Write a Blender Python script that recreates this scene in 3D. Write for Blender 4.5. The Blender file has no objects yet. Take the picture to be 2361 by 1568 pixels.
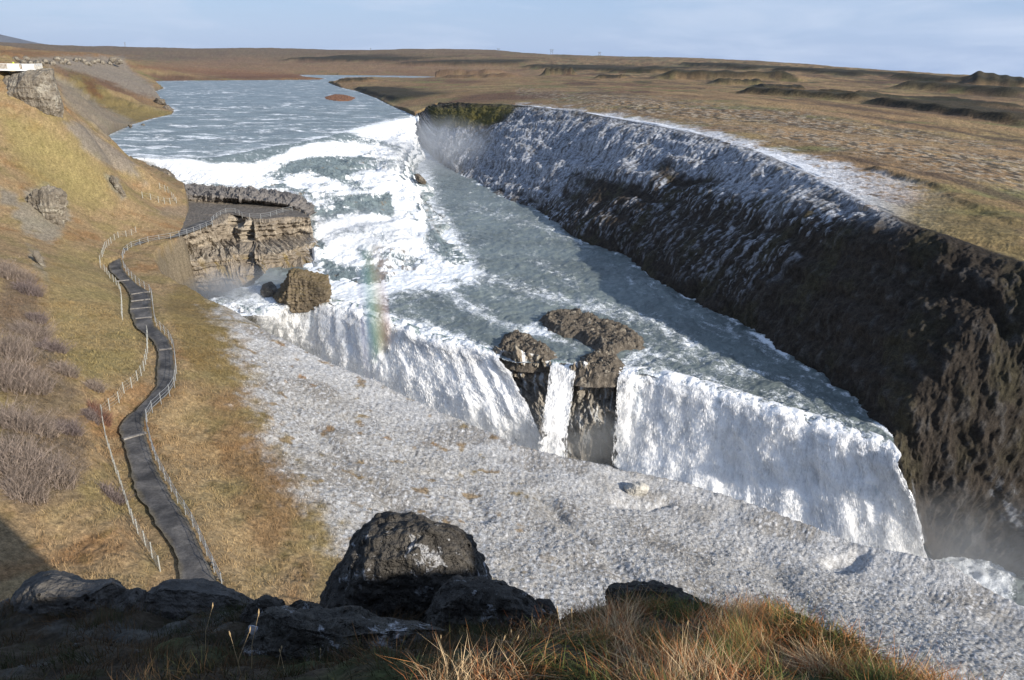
import bpy, bmesh, math, random, time
import numpy as np
from mathutils import Matrix, Vector
T0 = time.time()
rng = np.random.default_rng(7); random.seed(7)
scene = bpy.context.scene
COL = scene.collection

# ------------------------------------------------------------------ camera
CAM = np.array([0.0, 0.0, 36.0]); F = 781.0; PITCH = math.radians(19.98); ROLL = math.radians(0.8)
fw = np.array([0, math.cos(PITCH), -math.sin(PITCH)])
up0 = np.array([0, math.sin(PITCH), math.cos(PITCH)]); rt0 = np.array([1.0, 0, 0])
RT = math.cos(ROLL) * rt0 + math.sin(ROLL) * up0
UP = -math.sin(ROLL) * rt0 + math.cos(ROLL) * up0
S = 1024 / 2361.0                      # coordinates below were read off a 2361 px wide view of the photograph
cam_d = bpy.data.cameras.new('camera'); cam_d.sensor_width = 36; cam_d.lens = F / 1024 * 36
cam_d.clip_start = 0.05; cam_d.clip_end = 60000
cam = bpy.data.objects.new('camera', cam_d); COL.objects.link(cam)
M = Matrix(((RT[0], UP[0], -fw[0], 0), (RT[1], UP[1], -fw[1], 0), (RT[2], UP[2], -fw[2], 36), (0, 0, 0, 1)))
cam.matrix_world = M; scene.camera = cam

def ray(X, Y):
    return fw + RT * ((X * S - 512) / F) - UP * ((Y * S - 340) / F)
def UZ(X, Y, z):                       # point at height z
    r = ray(X, Y); t = (z - 36) / r[2]
    return CAM + r * t
def UD(X, Y, d):                       # point at ground distance d (along y)
    r = ray(X, Y); return CAM + r * (d / r[1])
def proj(P):
    q = np.asarray(P, dtype=np.float64) - CAM
    dz = np.maximum(q @ fw, 1e-3)
    return (512 + F * (q @ RT) / dz) / S, (340 - F * (q @ UP) / dz) / S

# ------------------------------------------------------------------ noise
_P = rng.permutation(4096).astype(np.int32)
_a = rng.random(256) * 2 * math.pi
_GX = np.cos(_a).astype(np.float32); _GY = np.sin(_a).astype(np.float32)
def perlin(x, y, seed=0):
    x = np.asarray(x, np.float32); y = np.asarray(y, np.float32)
    xf = np.floor(x); yf = np.floor(y)
    xi = xf.astype(np.int32) + seed * 131; yi = yf.astype(np.int32) + seed * 57
    fx = x - xf; fy = y - yf
    u = fx * fx * fx * (fx * (fx * 6 - 15) + 10); v = fy * fy * fy * (fy * (fy * 6 - 15) + 10)
    a = _P[xi & 4095]; b = _P[(xi + 1) & 4095]
    def g(p, yy, dx, dy):
        h = _P[(p + yy) & 4095] & 255
        return _GX[h] * dx + _GY[h] * dy
    n00 = g(a, yi, fx, fy); n10 = g(b, yi, fx - 1, fy)
    n01 = g(a, yi + 1, fx, fy - 1); n11 = g(b, yi + 1, fx - 1, fy - 1)
    n0 = n00 + u * (n10 - n00); n1 = n01 + u * (n11 - n01)
    return (n0 + v * (n1 - n0)) * 1.5
def fbm(x, y, o=4, seed=0, gain=0.5):
    s = 0; a = 1.0; t = 0
    for i in range(o):
        s = s + a * perlin(x, y, seed + i * 3); t += a; a *= gain
        x, y = 1.6 * x - 1.25 * y + 7.3, 1.25 * x + 1.6 * y - 3.1
    return s / t * 1.4
def billow(x, y, o=4, seed=0, gain=0.5):
    s = 0; a = 1.0; t = 0
    for i in range(o):
        s = s + a * np.abs(perlin(x, y, seed + i * 3)); t += a; a *= gain
        x, y = 1.6 * x - 1.25 * y + 7.3, 1.25 * x + 1.6 * y - 3.1
    return s / t * 2.2               # about 0..1.3, creases at 0
def ss(a, b, x):
    t = np.clip((x - a) / (b - a), 0, 1); return t * t * (3 - 2 * t)
def mix(a, b, t):
    return a + (b - a) * t
def cmix(c, col, m):                   # colours (n,3)
    return c + (np.array(col, np.float32) - c) * np.asarray(m)[..., None]

# ------------------------------------------------------------------ geometry helpers
def segdist(x, y, P, Q):
    dx, dy = Q[0] - P[0], Q[1] - P[1]
    t = np.clip(((x - P[0]) * dx + (y - P[1]) * dy) / (dx * dx + dy * dy + 1e-9), 0, 1)
    return np.hypot(x - P[0] - t * dx, y - P[1] - t * dy), t
def linedist(x, y, pts):
    d = None
    for i in range(len(pts) - 1):
        e, _ = segdist(x, y, pts[i], pts[i + 1]); d = e if d is None else np.minimum(d, e)
    return d
def sdpoly(x, y, pts):                 # negative inside
    n = len(pts); d = np.full(x.shape, 1e9); ins = np.zeros(x.shape, bool)
    for i in range(n):
        p, q = pts[i], pts[(i + 1) % n]
        e, _ = segdist(x, y, p, q); d = np.minimum(d, e)
        if p[1] != q[1]:
            c = ((p[1] > y) != (q[1] > y)) & (x < (q[0] - p[0]) * (y - p[1]) / (q[1] - p[1]) + p[0])
            ins ^= c
    return np.where(ins, -d, d)
def pmask(X, Y, poly, soft=10, n=0):   # 1 inside
    poly = np.array(poly, float); out = np.zeros(X.shape, np.float32)
    b = (X > poly[:, 0].min() - 2 * soft - 40) & (X < poly[:, 0].max() + 2 * soft + 40) & (Y > poly[:, 1].min() - 2 * soft - 40) & (Y < poly[:, 1].max() + 2 * soft + 40)
    if b.any():
        nn = n[b] if isinstance(n, np.ndarray) else n
        out[b] = ss(soft, -soft, sdpoly(X[b], Y[b], poly) + nn)
    return out
def cr(P, t):                          # Catmull-Rom through P along axis 0
    P = np.asarray(P, float); n = len(P); t = np.clip(t, 0, n - 1 - 1e-6); i = np.floor(t).astype(int); f = t - i
    i = np.minimum(i, n - 2)
    g = lambda k: P[np.clip(k, 0, n - 1)]
    p0, p1, p2, p3 = g(i - 1), g(i), g(i + 1), g(i + 2)
    sh = (len(t),) + (1,) * (P.ndim - 1); f = f.reshape(sh)
    c = 0.5 * ((2 * p1) + (p2 - p0) * f + (2 * p0 - 5 * p1 + 4 * p2 - p3) * f ** 2 + (3 * p1 - p0 - 3 * p2 + p3) * f ** 3)
    l = p1 + (p2 - p1) * f
    return 0.6 * c + 0.4 * l
def lin(P, t):
    P = np.asarray(P, float); n = len(P); t = np.clip(t, 0, n - 1 - 1e-6); i = np.minimum(np.floor(t).astype(int), n - 2)
    f = (t - i).reshape((len(t),) + (1,) * (P.ndim - 1)); return P[i] * (1 - f) + P[i + 1] * f
def loft(rows, nu, tv, vi=cr):         # rows: list of (k,3); nu samples along, tv row parameters
    R = np.array([cr(r, np.linspace(0, len(r) - 1, nu)) for r in rows])   # rows, nu, 3
    return vi(R, np.asarray(tv, float))
def normals(P):
    du = np.gradient(P, axis=1); dv = np.gradient(P, axis=0); n = np.cross(du, dv)
    return n / (np.linalg.norm(n, axis=2, keepdims=True) + 1e-9)
def arclen(P, axis):
    d = np.linalg.norm(np.diff(P, axis=axis), axis=2); z = np.zeros_like(np.take(d, [0], axis=axis))
    return np.concatenate([z, np.cumsum(d, axis=axis)], axis=axis)

def new_mesh(name, V, Fq, mat=None, attrs=None, smooth=True, parent=None):
    V = np.ascontiguousarray(V, np.float32).reshape(-1, 3); Fq = np.ascontiguousarray(Fq, np.int32)
    k = Fq.shape[1]; me = bpy.data.meshes.new(name)
    me.vertices.add(len(V)); me.vertices.foreach_set('co', V.ravel())
    me.loops.add(Fq.size); me.loops.foreach_set('vertex_index', Fq.ravel())
    me.polygons.add(len(Fq)); me.polygons.foreach_set('loop_start', np.arange(0, Fq.size, k, dtype=np.int32))
    me.update(calc_edges=True)
    if smooth: me.polygons.foreach_set('use_smooth', np.ones(len(Fq), bool))
    for an, a in (attrs or {}).items():
        a = np.asarray(a, np.float32)
        if a.ndim == 2:
            at = me.attributes.new(an, 'FLOAT_COLOR', 'POINT')
            at.data.foreach_set('color', np.concatenate([a, np.ones((len(a), 1), np.float32)], 1).ravel())
        else:
            at = me.attributes.new(an, 'FLOAT', 'POINT'); at.data.foreach_set('value', a.ravel())
    if mat: me.materials.append(mat)
    o = bpy.data.objects.new(name, me); COL.objects.link(o)
    if parent: o.parent = parent
    return o
def gridfaces(nv, nu, keep=None):
    i = np.arange(nv * nu).reshape(nv, nu)
    q = np.stack([i[:-1, :-1], i[:-1, 1:], i[1:, 1:], i[1:, :-1]], -1).reshape(-1, 4)
    return q if keep is None else q[keep.reshape(-1)]
def compact(V, Fq, attrs):
    u, inv = np.unique(Fq, return_inverse=True)
    return V[u], inv.reshape(Fq.shape), {k: a[u] for k, a in attrs.items()}
def grid_obj(name, P, mat, attrs=None, flip=False):
    nv, nu = P.shape[:2]; q = gridfaces(nv, nu)
    if flip: q = q[:, ::-1]
    return new_mesh(name, P.reshape(-1, 3), q, mat, {k: (a.reshape(-1, 3) if a.ndim == 3 else a.reshape(-1)) for k, a in (attrs or {}).items()})
def tag(o, label=None, cat=None, group=None, kind=None):
    if label: o['label'] = label
    if cat: o['category'] = cat
    if group: o['group'] = group
    if kind: o['kind'] = kind
    return o
def empty(name, loc):
    o = bpy.data.objects.new(name, None); COL.objects.link(o); o.location = [float(v) for v in loc]; o.empty_display_size = .3
    bpy.context.view_layer.update(); return o
class MB:                              # collects simple solids into one mesh
    def __init__(s): s.v = []; s.f = []; s.c = []
    def add(s, V, Fq, c=(1, 1, 1)):
        b = sum(len(a) for a in s.v); s.v.append(np.asarray(V, float)); s.f += [[b + j for j in f] for f in Fq]
        s.c.append(np.tile(np.array(c, float), (len(V), 1)))
    def tube(s, pts, r, n=6, c=(1, 1, 1)):
        pts = np.asarray(pts, float); m = len(pts); r = np.broadcast_to(r, (m,)); V = []
        for i in range(m):
            d = pts[min(i + 1, m - 1)] - pts[max(i - 1, 0)]; d /= np.linalg.norm(d) + 1e-9
            a = np.cross(d, [0, 0, 1.0]) if abs(d[2]) < .9 else np.cross(d, [1.0, 0, 0]); a /= np.linalg.norm(a); b = np.cross(d, a)
            for k in range(n):
                t = 2 * math.pi * k / n; V.append(pts[i] + r[i] * (a * math.cos(t) + b * math.sin(t)))
        Fq = [[i * n + k, i * n + (k + 1) % n, (i + 1) * n + (k + 1) % n, (i + 1) * n + k] for i in range(m - 1) for k in range(n)]
        Fq += [list(range(n))[::-1], [(m - 1) * n + k for k in range(n)]]
        s.add(V, Fq, c)
    def box(s, c, sz, ax=None, col=(1, 1, 1)):
        c = np.asarray(c, float); ax = np.eye(3) if ax is None else np.asarray(ax, float)
        V = [c + ax[0] * sz[0] / 2 * i + ax[1] * sz[1] / 2 * j + ax[2] * sz[2] / 2 * k for i in (-1, 1) for j in (-1, 1) for k in (-1, 1)]
        s.add(V, [[0, 1, 3, 2], [4, 6, 7, 5], [0, 4, 5, 1], [2, 3, 7, 6], [0, 2, 6, 4], [1, 5, 7, 3]], col)
    def build(s, name, mat, parent=None, smooth=False):
        me = bpy.data.meshes.new(name); V = np.concatenate(s.v)
        if parent is not None: V = V - np.array(parent.location)
        me.from_pydata(V.tolist(), [], s.f); me.materials.append(mat)
        if smooth: me.polygons.foreach_set('use_smooth', np.ones(len(me.polygons), bool))
        o = bpy.data.objects.new(name, me); COL.objects.link(o)
        if parent is not None: o.parent = parent
        return o

# ------------------------------------------------------------------ materials
def mat_new(name):
    m = bpy.data.materials.new(name); m.use_nodes = True; nt = m.node_tree
    return m, nt, nt.nodes['Principled BSDF']
def nd(nt, t, **kw):
    n = nt.nodes.new(t)
    for k, v in kw.items():
        if k in n.inputs.keys() if isinstance(k, str) else False: n.inputs[k].default_value = v
        else: setattr(n, k, v)
    return n
def noise(nt, scale, detail=4, rough=0.6, vec=None, dist=0.0):
    n = nt.nodes.new('ShaderNodeTexNoise'); n.inputs['Scale'].default_value = scale; n.inputs['Detail'].default_value = detail
    n.inputs['Roughness'].default_value = rough; n.inputs['Distortion'].default_value = dist
    if vec is not None: nt.links.new(vec, n.inputs['Vector'])
    return n
def geo_pos(nt): return nt.nodes.new('ShaderNodeNewGeometry').outputs['Position']
def maprange(nt, src, a, b, c, d):
    n = nt.nodes.new('ShaderNodeMapRange'); nt.links.new(src, n.inputs[0])
    for i, v in enumerate((a, b, c, d)): n.inputs[i + 1].default_value = v
    return n.outputs[0]
def mixcol(nt, fac, a, b, mode='MIX'):
    n = nt.nodes.new('ShaderNodeMix'); n.data_type = 'RGBA'; n.blend_type = mode
    for s, v in ((0, fac), (6, a), (7, b)):
        if hasattr(v, 'links') or hasattr(v, 'is_output'): nt.links.new(v, n.inputs[s])
        elif s == 0: n.inputs[0].default_value = v
        else: n.inputs[s].default_value = (*v, 1) if len(v) == 3 else v
    return n.outputs[2]
def attr(nt, name):
    n = nt.nodes.new('ShaderNodeAttribute'); n.attribute_name = name; return n
def bump(nt, src, strength, dist, normal=None):
    n = nt.nodes.new('ShaderNodeBump'); n.inputs['Strength'].default_value = strength; n.inputs['Distance'].default_value = dist
    nt.links.new(src, n.inputs['Height'])
    if normal is not None: nt.links.new(normal, n.inputs['Normal'])
    return n.outputs[0]

def mat_land(name, s1=1.6, s2=9.0, var=0.55, bd=0.35, rough=0.95):
    m, nt, b = mat_new(name); pos = geo_pos(nt)
    c = attr(nt, 'Col').outputs['Color']
    n1 = noise(nt, s1, 5, .65, pos); n2 = noise(nt, s2, 3, .6, pos)
    f1 = maprange(nt, n1.outputs[0], .3, .7, 1 - var, 1 + var)
    f2 = maprange(nt, n2.outputs[0], .3, .7, 1 - var * .7, 1 + var * .7)
    mu = nt.nodes.new('ShaderNodeMath'); mu.operation = 'MULTIPLY'; nt.links.new(f1, mu.inputs[0]); nt.links.new(f2, mu.inputs[1])
    vm = nt.nodes.new('ShaderNodeVectorMath'); vm.operation = 'SCALE'; nt.links.new(c, vm.inputs[0]); nt.links.new(mu.outputs[0], vm.inputs[3])
    mn = nt.nodes.new('ShaderNodeVectorMath'); mn.operation = 'MINIMUM'; nt.links.new(vm.outputs[0], mn.inputs[0]); mn.inputs[1].default_value = (.82, .83, .85)
    nt.links.new(mn.outputs[0], b.inputs['Base Color']); b.inputs['Roughness'].default_value = rough
    b.inputs['Specular IOR Level'].default_value = 0.15
    nm = bump(nt, n1.outputs[0], 1.0, bd); nm = bump(nt, n2.outputs[0], .8, bd * .22, nm)
    nt.links.new(nm, b.inputs['Normal']); return m
M_LAND = mat_land('grassy_soil', .9, 5.0, .5, .35)
M_SLOPE = mat_land('tussock_soil', 3.0, 10.0, .45, .11)
M_CLIFF = mat_land('cliff_rock', .9, 4.5, .5, .3)
M_LEDGE = mat_land('ledge_rock', 1.1, 6.0, .4, .3)

def mat_water(name, deep, foamcol=(.78, .81, .84), sc=1.0, rough=.28, bs=.35, aniso=(1, 1, 1)):
    m, nt, b = mat_new(name); pos = geo_pos(nt)
    mp = nt.nodes.new('ShaderNodeMapping'); nt.links.new(pos, mp.inputs[0]); mp.inputs['Scale'].default_value = aniso
    f = attr(nt, 'foam').outputs['Fac']
    n1 = noise(nt, .55 * sc, 6, .62, mp.outputs[0], .6); n2 = noise(nt, 2.6 * sc, 4, .6, mp.outputs[0], .3)
    # foam threshold: attribute drives coverage, noise breaks it into flecks
    a = nt.nodes.new('ShaderNodeMath'); a.operation = 'MULTIPLY_ADD'; nt.links.new(n1.outputs[0], a.inputs[0]); a.inputs[1].default_value = .6
    nt.links.new(n2.outputs[0], a.inputs[2])
    s = nt.nodes.new('ShaderNodeMath'); s.operation = 'ADD'; nt.links.new(a.outputs[0], s.inputs[0]); nt.links.new(f, s.inputs[1])
    k = maprange(nt, s.outputs[0], 1.0, 1.32, 0, 1)
    n3 = noise(nt, .05 * sc, 3, .6, pos)
    dv = mixcol(nt, maprange(nt, n3.outputs[0], .35, .65, 0, 1), [c * .8 for c in deep], [c * 1.2 for c in deep])
    c = mixcol(nt, k, dv, foamcol); nt.links.new(c, b.inputs['Base Color'])
    nt.links.new(maprange(nt, k, 0, 1, rough, .75), b.inputs['Roughness']); b.inputs['IOR'].default_value = 1.33
    nm = bump(nt, n1.outputs[0], bs, .5); nm = bump(nt, n2.outputs[0], bs, .22, nm); nt.links.new(nm, b.inputs['Normal'])
    return m
M_RIVER = mat_water('river_water', (.165, .20, .21), sc=.95, rough=.4, bs=.6, aniso=(.4, 1.1, 1))
M_WATER = mat_water('gorge_water', (.135, .16, .158), sc=1.35, rough=.3, bs=.6)

def mat_falls(name, zs=.14, sss=True):
    m, nt, b = mat_new(name); pos = geo_pos(nt)
    mp = nt.nodes.new('ShaderNodeMapping'); nt.links.new(pos, mp.inputs[0]); mp.inputs['Scale'].default_value = (1, 1, zs)
    c = attr(nt, 'Col').outputs['Color']
    n1 = noise(nt, 1.1, 7, .7, mp.outputs[0], .5); n2 = noise(nt, 5, 4, .7, mp.outputs[0], .3); n3 = noise(nt, .35, 4, .6, pos, .4)
    f = maprange(nt, n1.outputs[0], .3, .7, .76, 1.22); f2 = maprange(nt, n2.outputs[0], .3, .7, .78, 1.18); f3 = maprange(nt, n3.outputs[0], .3, .7, .8, 1.15)
    mu = nt.nodes.new('ShaderNodeMath'); mu.operation = 'MULTIPLY'; nt.links.new(f, mu.inputs[0]); nt.links.new(f2, mu.inputs[1])
    mv = nt.nodes.new('ShaderNodeMath'); mv.operation = 'MULTIPLY'; nt.links.new(mu.outputs[0], mv.inputs[0]); nt.links.new(f3, mv.inputs[1])
    vm = nt.nodes.new('ShaderNodeVectorMath'); vm.operation = 'SCALE'; nt.links.new(c, vm.inputs[0]); nt.links.new(mv.outputs[0], vm.inputs[3])
    mn = nt.nodes.new('ShaderNodeVectorMath'); mn.operation = 'MINIMUM'; nt.links.new(vm.outputs[0], mn.inputs[0]); mn.inputs[1].default_value = (.93, .93, .93)
    nt.links.new(mn.outputs[0], b.inputs['Base Color']); b.inputs['Roughness'].default_value = .85; b.inputs['Specular IOR Level'].default_value = .1
    if sss:
        b.subsurface_method = 'RANDOM_WALK'; b.inputs['Subsurface Weight'].default_value = .8; b.inputs['Subsurface Radius'].default_value = (1, 1, 1); b.inputs['Subsurface Scale'].default_value = 1.0
    nm = bump(nt, n1.outputs[0], .3, .25); nm = bump(nt, n2.outputs[0], .3, .06, nm); nt.links.new(nm, b.inputs['Normal']); return m
def mat_spray():
    m, nt, b = mat_new('spray_strands'); c = attr(nt, 'Col').outputs['Color']; tr = nt.nodes.new('ShaderNodeBsdfTranslucent'); df = nt.nodes.new('ShaderNodeBsdfDiffuse'); mx = nt.nodes.new('ShaderNodeMixShader'); nt.links.new(c, tr.inputs[0]); nt.links.new(c, df.inputs[0])
    nt.links.new(df.outputs[0], mx.inputs[1]); nt.links.new(tr.outputs[0], mx.inputs[2]); mx.inputs[0].default_value = .5; nt.links.new(mx.outputs[0], nt.nodes['Material Output'].inputs[0]); return m
M_SPRAY = mat_spray(); M_FALLS = mat_falls('falling_water'); M_CASC = mat_falls('cascading_water', 1.0)

# ------------------------------------------------------------------ traced curves
Rz = [(960, 262, 1), (1010, 238, 5), (1180, 243, 11), (1300, 255, 13), (1450, 280, 14), (1600, 310, 14), (1720, 345, 13), (1880, 415, 12),
      (1990, 475, 11), (2120, 530, 10.5), (2361, 612, 9), (2560, 668, 7.5), (2800, 790, 3.5), (3200, 1000, -3)]
Fz = [(955, 330, -12), (1000, 370, -12), (1060, 398, -12), (1130, 440, -12), (1250, 490, -12), (1350, 555, -12), (1450, 600, -12), (1600, 690, -12),
      (1750, 770, -12), (1900, 870, -12), (2065, 1000, -12), (2150, 1190, -22), (2230, 1290, -29), (2450, 1370, -29)]
RIM = np.array([UZ(*p) for p in Rz]); FOOT = np.array([UZ(*p) for p in Fz])
CREST = np.array([UZ(X, Y, 0) for X, Y in [(305, 366), (400, 370), (500, 368), (620, 345), (740, 325), (830, 300), (900, 282), (957, 268)]])
NEAR = np.array([UZ(*p) for p in [(2700, 1560, -17.5), (2361, 1400, -17.3), (2190, 1310, -17), (1960, 1245, -16.8), (1750, 1170, -16.5), (1590, 1115, -16), (1450, 1082, -15), (1300, 1052, -13.7), (1180, 1020, -13), (1050, 965, -12),
        (870, 880, -10), (740, 825, -8), (620, 770, -6), (545, 720, -5), (480, 688, -3.7), (432, 660, -3.2), (372, 632, -2.6), (350, 588, -2.2), (374, 563, -2.1), (408, 546, -2.1), (425, 505, -1.8), (432, 470, -1.5), (425, 440, -1.5)]])
RIVER = [UZ(X, Y, 0)[:2] for X, Y in [(305, 366), (268, 345), (230, 322), (262, 305), (302, 288), (345, 275), (396, 263), (402, 252), (372, 240), (335, 218), (378, 203), (368, 196), (345, 187),
         (500, 185.5), (640, 184.5), (735, 183.5), (750, 181), (700, 176), (690, 172.5), (760, 171.5), (900, 174), (1012, 177), (1012, 179.5), (930, 180.5), (860, 177), (800, 179), (757, 190),
         (790, 203), (830, 212), (870, 227), (900, 243), (935, 257)]] + [p[:2] for p in CREST[::-1]]
CANYON = [p[:2] for p in NEAR] + [p[:2] for p in CREST] + [p[:2] for p in RIM] + [np.array([150., 20.])]

# ------------------------------------------------------------------ terrain heights: thin-plate spline over traced heights
ctl = []
def cz(*L):
    for X, Y, z in L: ctl.append(UZ(X, Y, z))
def cd(*L):
    for X, Y, d in L: ctl.append(UD(X, Y, d))
def cx(*L):
    for p in L: ctl.append(np.array(p, float))
# near slope
for p in NEAR[1::2]: ctl.append(p)
cz((900, 1100, -8), (1100, 1250, -8.5), (700, 1000, -5.5), (600, 900, -4), (1500, 1300, -12), (1900, 1400, -14), (1300, 1450, -7), (1700, 1500, -9.5), (700, 1200, -3), (560, 1300, -.5),
   (900, 1400, -3.5), (520, 1050, -1.5), (480, 800, -2), (2250, 1500, -13))
PATH = [((418, 1345), (505, 1352), 1.6), ((409, 1290), (480, 1300), 1.6), ((390, 1250), (463, 1262), 1.5), ((363, 1215), (447, 1226), 1.5), ((345, 1180), (427, 1190), 1.4), ((323, 1150), (402, 1155), 1.3),
        ((310, 1120), (383, 1120), 1.3), ((303, 1085), (364, 1085), 1.2), ((292, 1046), (350, 1050), 1.1), ((282, 1012), (338, 1010), 1.1), ((275, 988), (332, 985), 1.1), ((288, 966), (333, 962), 1.1),
        ((320, 939), (353, 938), 1.0), ((347, 909), (383, 914), .9), ((362, 886), (398, 890), .9), ((361, 856), (402, 856), .8), ((366, 818), (398, 808), .7), ((353, 787), (388, 783), .6),
        ((333, 769), (371, 765), .5), ((313, 752), (354, 748), .4), ((300, 716), (349, 710), .3), ((301, 685), (346, 676), -.4), ((290, 663), (315, 655), -.9), ((270, 640), (297, 638), -1), ((252, 621), (283, 619), -1),
        ((254, 599), (279, 597), -1.2), ((268, 579), (286, 583), -1.3), ((290, 563), (301, 571), -1.5), ((333, 549), (345, 557), -1.8), ((387, 539), (400, 548), -2.2), ((425, 523), (440, 537), -2.6), ((470, 505), (490, 517), -2.75)]
for i, (l, r, z) in enumerate(PATH[:29]):
    if i % 2 == 0: cz((*l, z), (*r, z - .1))
cz((240, 600, .2), (235, 640, 1.2), (270, 720, 1.5), (240, 950, 3), (240, 1030, 3.2), (290, 1200, 2.8), (350, 1300, 2.5), (330, 800, 1.2), (300, 500, 1.5), (380, 510, -.8))
cd((0, 250, 170), (130, 292, 175), (0, 400, 148), (150, 400, 168), (265, 420, 188), (0, 600, 105), (150, 600, 125), (0, 800, 72), (130, 800, 84), (0, 1000, 54), (130, 1000, 62), (0, 1250, 43), (150, 1250, 46),
   (-300, 1250, 40), (-300, 800, 66), (-300, 400, 130), (-300, 200, 160), (-500, 1000, 50))
crest2 = [(145, 285, 178), (200, 310, 182), (240, 335, 187), (305, 380, 197), (335, 408, 200), (400, 435, 203), (428, 470, 201)]
cd(*crest2)
for X, Y, d in crest2[:6]:
    p = UD(X, Y, d); cx((p[0] - 22, p[1] + 40, p[2] * .55)); cx((p[0] - 40, p[1] + 75, max(p[2] * .2, 1)))
# ground under and beside the viewpoint cliff
cx((0, 30, 6), (-15, 25, 9), (-30, 15, 14), (20, 25, 3), (40, 25, -5), (60, 30, -14), (0, 18, 12), (-50, 20, 24))
# left bank upstream spur
cz((227, 321, .4), (300, 287, .4), (396, 261, .6), (335, 216, .6), (380, 202, .6), (366, 194, .6), (345, 186, .8), (500, 184, .8), (640, 183.5, .8), (750, 180.5, .8), (305, 360, .5))
cd((0, 165, 186), (-150, 165, 186), (60, 157, 200), (100, 152, 214), (-300, 160, 190),  (-300, 128, 240), (-300, 110, 700), (60, 150, 235))
cz((150, 180, 20), (200, 225, 9.5), (250, 205, 14), (277, 147, 22), (267, 130, 28.5), (150, 131, 31), (40, 131, 32.5), (300, 235, 5), (250, 270, 4), (310, 180, 11), (120, 200, 15.5), (100, 160, 27), (340, 178, 6), (420, 170, 4), (500, 150, 8), (620, 150, 8), (500, 135, 16), (620, 165, 3.5), (800, 160, 5.5), (1000, 160, 7.5), (800, 168, 2), (1000, 172, 1.5), (320, 140, 18), (150, 122, 30), (0, 118, 31))
# right plain
for p in RIM[1::2]: ctl.append(p)
cz((1300, 240, 13.5), (1500, 200, 14), (1500, 170, 16), (1500, 150, 21), (2000, 300, 12), (2000, 220, 13), (2000, 190, 15), (2361, 500, 9.5), (2361, 400, 10), (2361, 300, 11), (2361, 250, 12), (2361, 215, 13),
   (1200, 200, 9), (1000, 200, 4), (1700, 280, 14), (940, 232, 2.5), (875, 212, 2), (850, 185, 1.2), (800, 190, 3.5), (770, 187, 2), (1100, 215, 8), (1900, 370, 12.5), (2200, 500, 10.5), (2800, 400, 5), (3100, 250, 8), (2800, 550, 2), (3100, 700, -4))
sky = [(-350, 100, 3000), (-100, 99, 3000), (0, 99, 3000), (100, 104, 3000), (180, 106, 3100), (280, 108, 3300), (330, 112, 3600), (420, 117, 4200), (480, 121, 4600), (560, 123, 5200), (596, 122, 4200), (625, 112.5, 3400), (680, 114, 3300), (760, 116, 3300),
       (850, 117, 3200), (990, 111.5, 3100), (1060, 114, 3000), (1150, 121, 2900), (1270, 124, 2800), (1400, 129, 2700), (1540, 135, 2500), (1600, 136, 2400), (1760, 142, 2200), (1900, 151, 2000), (2050, 163, 1750),
       (2150, 170, 1550), (2250, 176, 1400), (2361, 183, 1250), (2700, 205, 1100)]
cd(*sky)
for X, Y, d in sky[::2]:
    p = UD(X, Y, d); k = 1.45; cx((p[0] * k, p[1] * k, p[2] - 22 - d * .004)); cx((p[0] * 3.5, p[1] * 3.5, p[2] - 60))
SKA = np.array([math.atan2(*UD(X, Y, d)[:2]) for X, Y, d in sky]); SKR = np.array([np.hypot(*UD(X, Y, d)[:2]) for X, Y, d in sky])
ctl = np.array(ctl); CA = np.arctan2(ctl[:, 0], ctl[:, 1]); CL = np.log(np.hypot(ctl[:, 0], ctl[:, 1])) * .9
def tps_fit(a, l, z, lam=2e-4):
    n = len(a); r2 = (a[:, None] - a) ** 2 + (l[:, None] - l) ** 2; K = .5 * r2 * np.log(r2 + 1e-12); K += lam * np.eye(n)
    Pm = np.stack([np.ones(n), a, l], 1); A = np.block([[K, Pm], [Pm.T, np.zeros((3, 3))]])
    return np.linalg.solve(A, np.concatenate([z, np.zeros(3)]))
# heights are fitted as (z) with far values damped so that skyline control stays exact
W = tps_fit(CA, CL, ctl[:, 2])
def tps(a, l):
    out = np.zeros(a.shape); 
    for i in range(len(CA)):
        r2 = (a - CA[i]) ** 2 + (l - CL[i]) ** 2; out += W[i] * .5 * r2 * np.log(r2 + 1e-12)
    n = len(CA); return out + W[n] + W[n + 1] * a + W[n + 2] * l
AZ0, AZ1 = -.86, .86
NA = 1450
rr = [13.0]
while rr[-1] < 14500:
    r = rr[-1]; rr.append(r * (1 + (.0036 if r < 260 else .0058 if r < 620 else .0085 if r < 1600 else .02)))
rr = np.array(rr); az = np.linspace(AZ0, AZ1, NA)
ca = np.linspace(AZ0, AZ1, 360); cl = np.linspace(math.log(13.0), math.log(15500), 520)
GA, GL = np.meshgrid(ca, cl); CG = tps(GA, GL * .9)
def coarse(a, lr):
    fa = np.clip((a - AZ0) / (AZ1 - AZ0) * 359, 0, 358.999); fl = np.clip((lr - cl[0]) / (cl[-1] - cl[0]) * 519, 0, 518.999)
    i = fa.astype(int); j = fl.astype(int); u = fa - i; v = fl - j
    return (CG[j, i] * (1 - u) + CG[j, i + 1] * u) * (1 - v) + (CG[j + 1, i] * (1 - u) + CG[j + 1, i + 1] * u) * v
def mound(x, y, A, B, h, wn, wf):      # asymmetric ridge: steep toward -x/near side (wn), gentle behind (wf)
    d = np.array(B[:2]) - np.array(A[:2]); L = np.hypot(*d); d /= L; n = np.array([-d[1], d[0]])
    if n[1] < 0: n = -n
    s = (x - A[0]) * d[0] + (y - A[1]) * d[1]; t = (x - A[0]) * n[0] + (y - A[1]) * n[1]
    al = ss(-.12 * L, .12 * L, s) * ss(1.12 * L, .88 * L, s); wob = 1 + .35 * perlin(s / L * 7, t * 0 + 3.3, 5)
    return h * al * wob * np.where(t < 0, ss(-wn, 0, t), np.exp(-(t / wf) ** 2)), al
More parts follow.
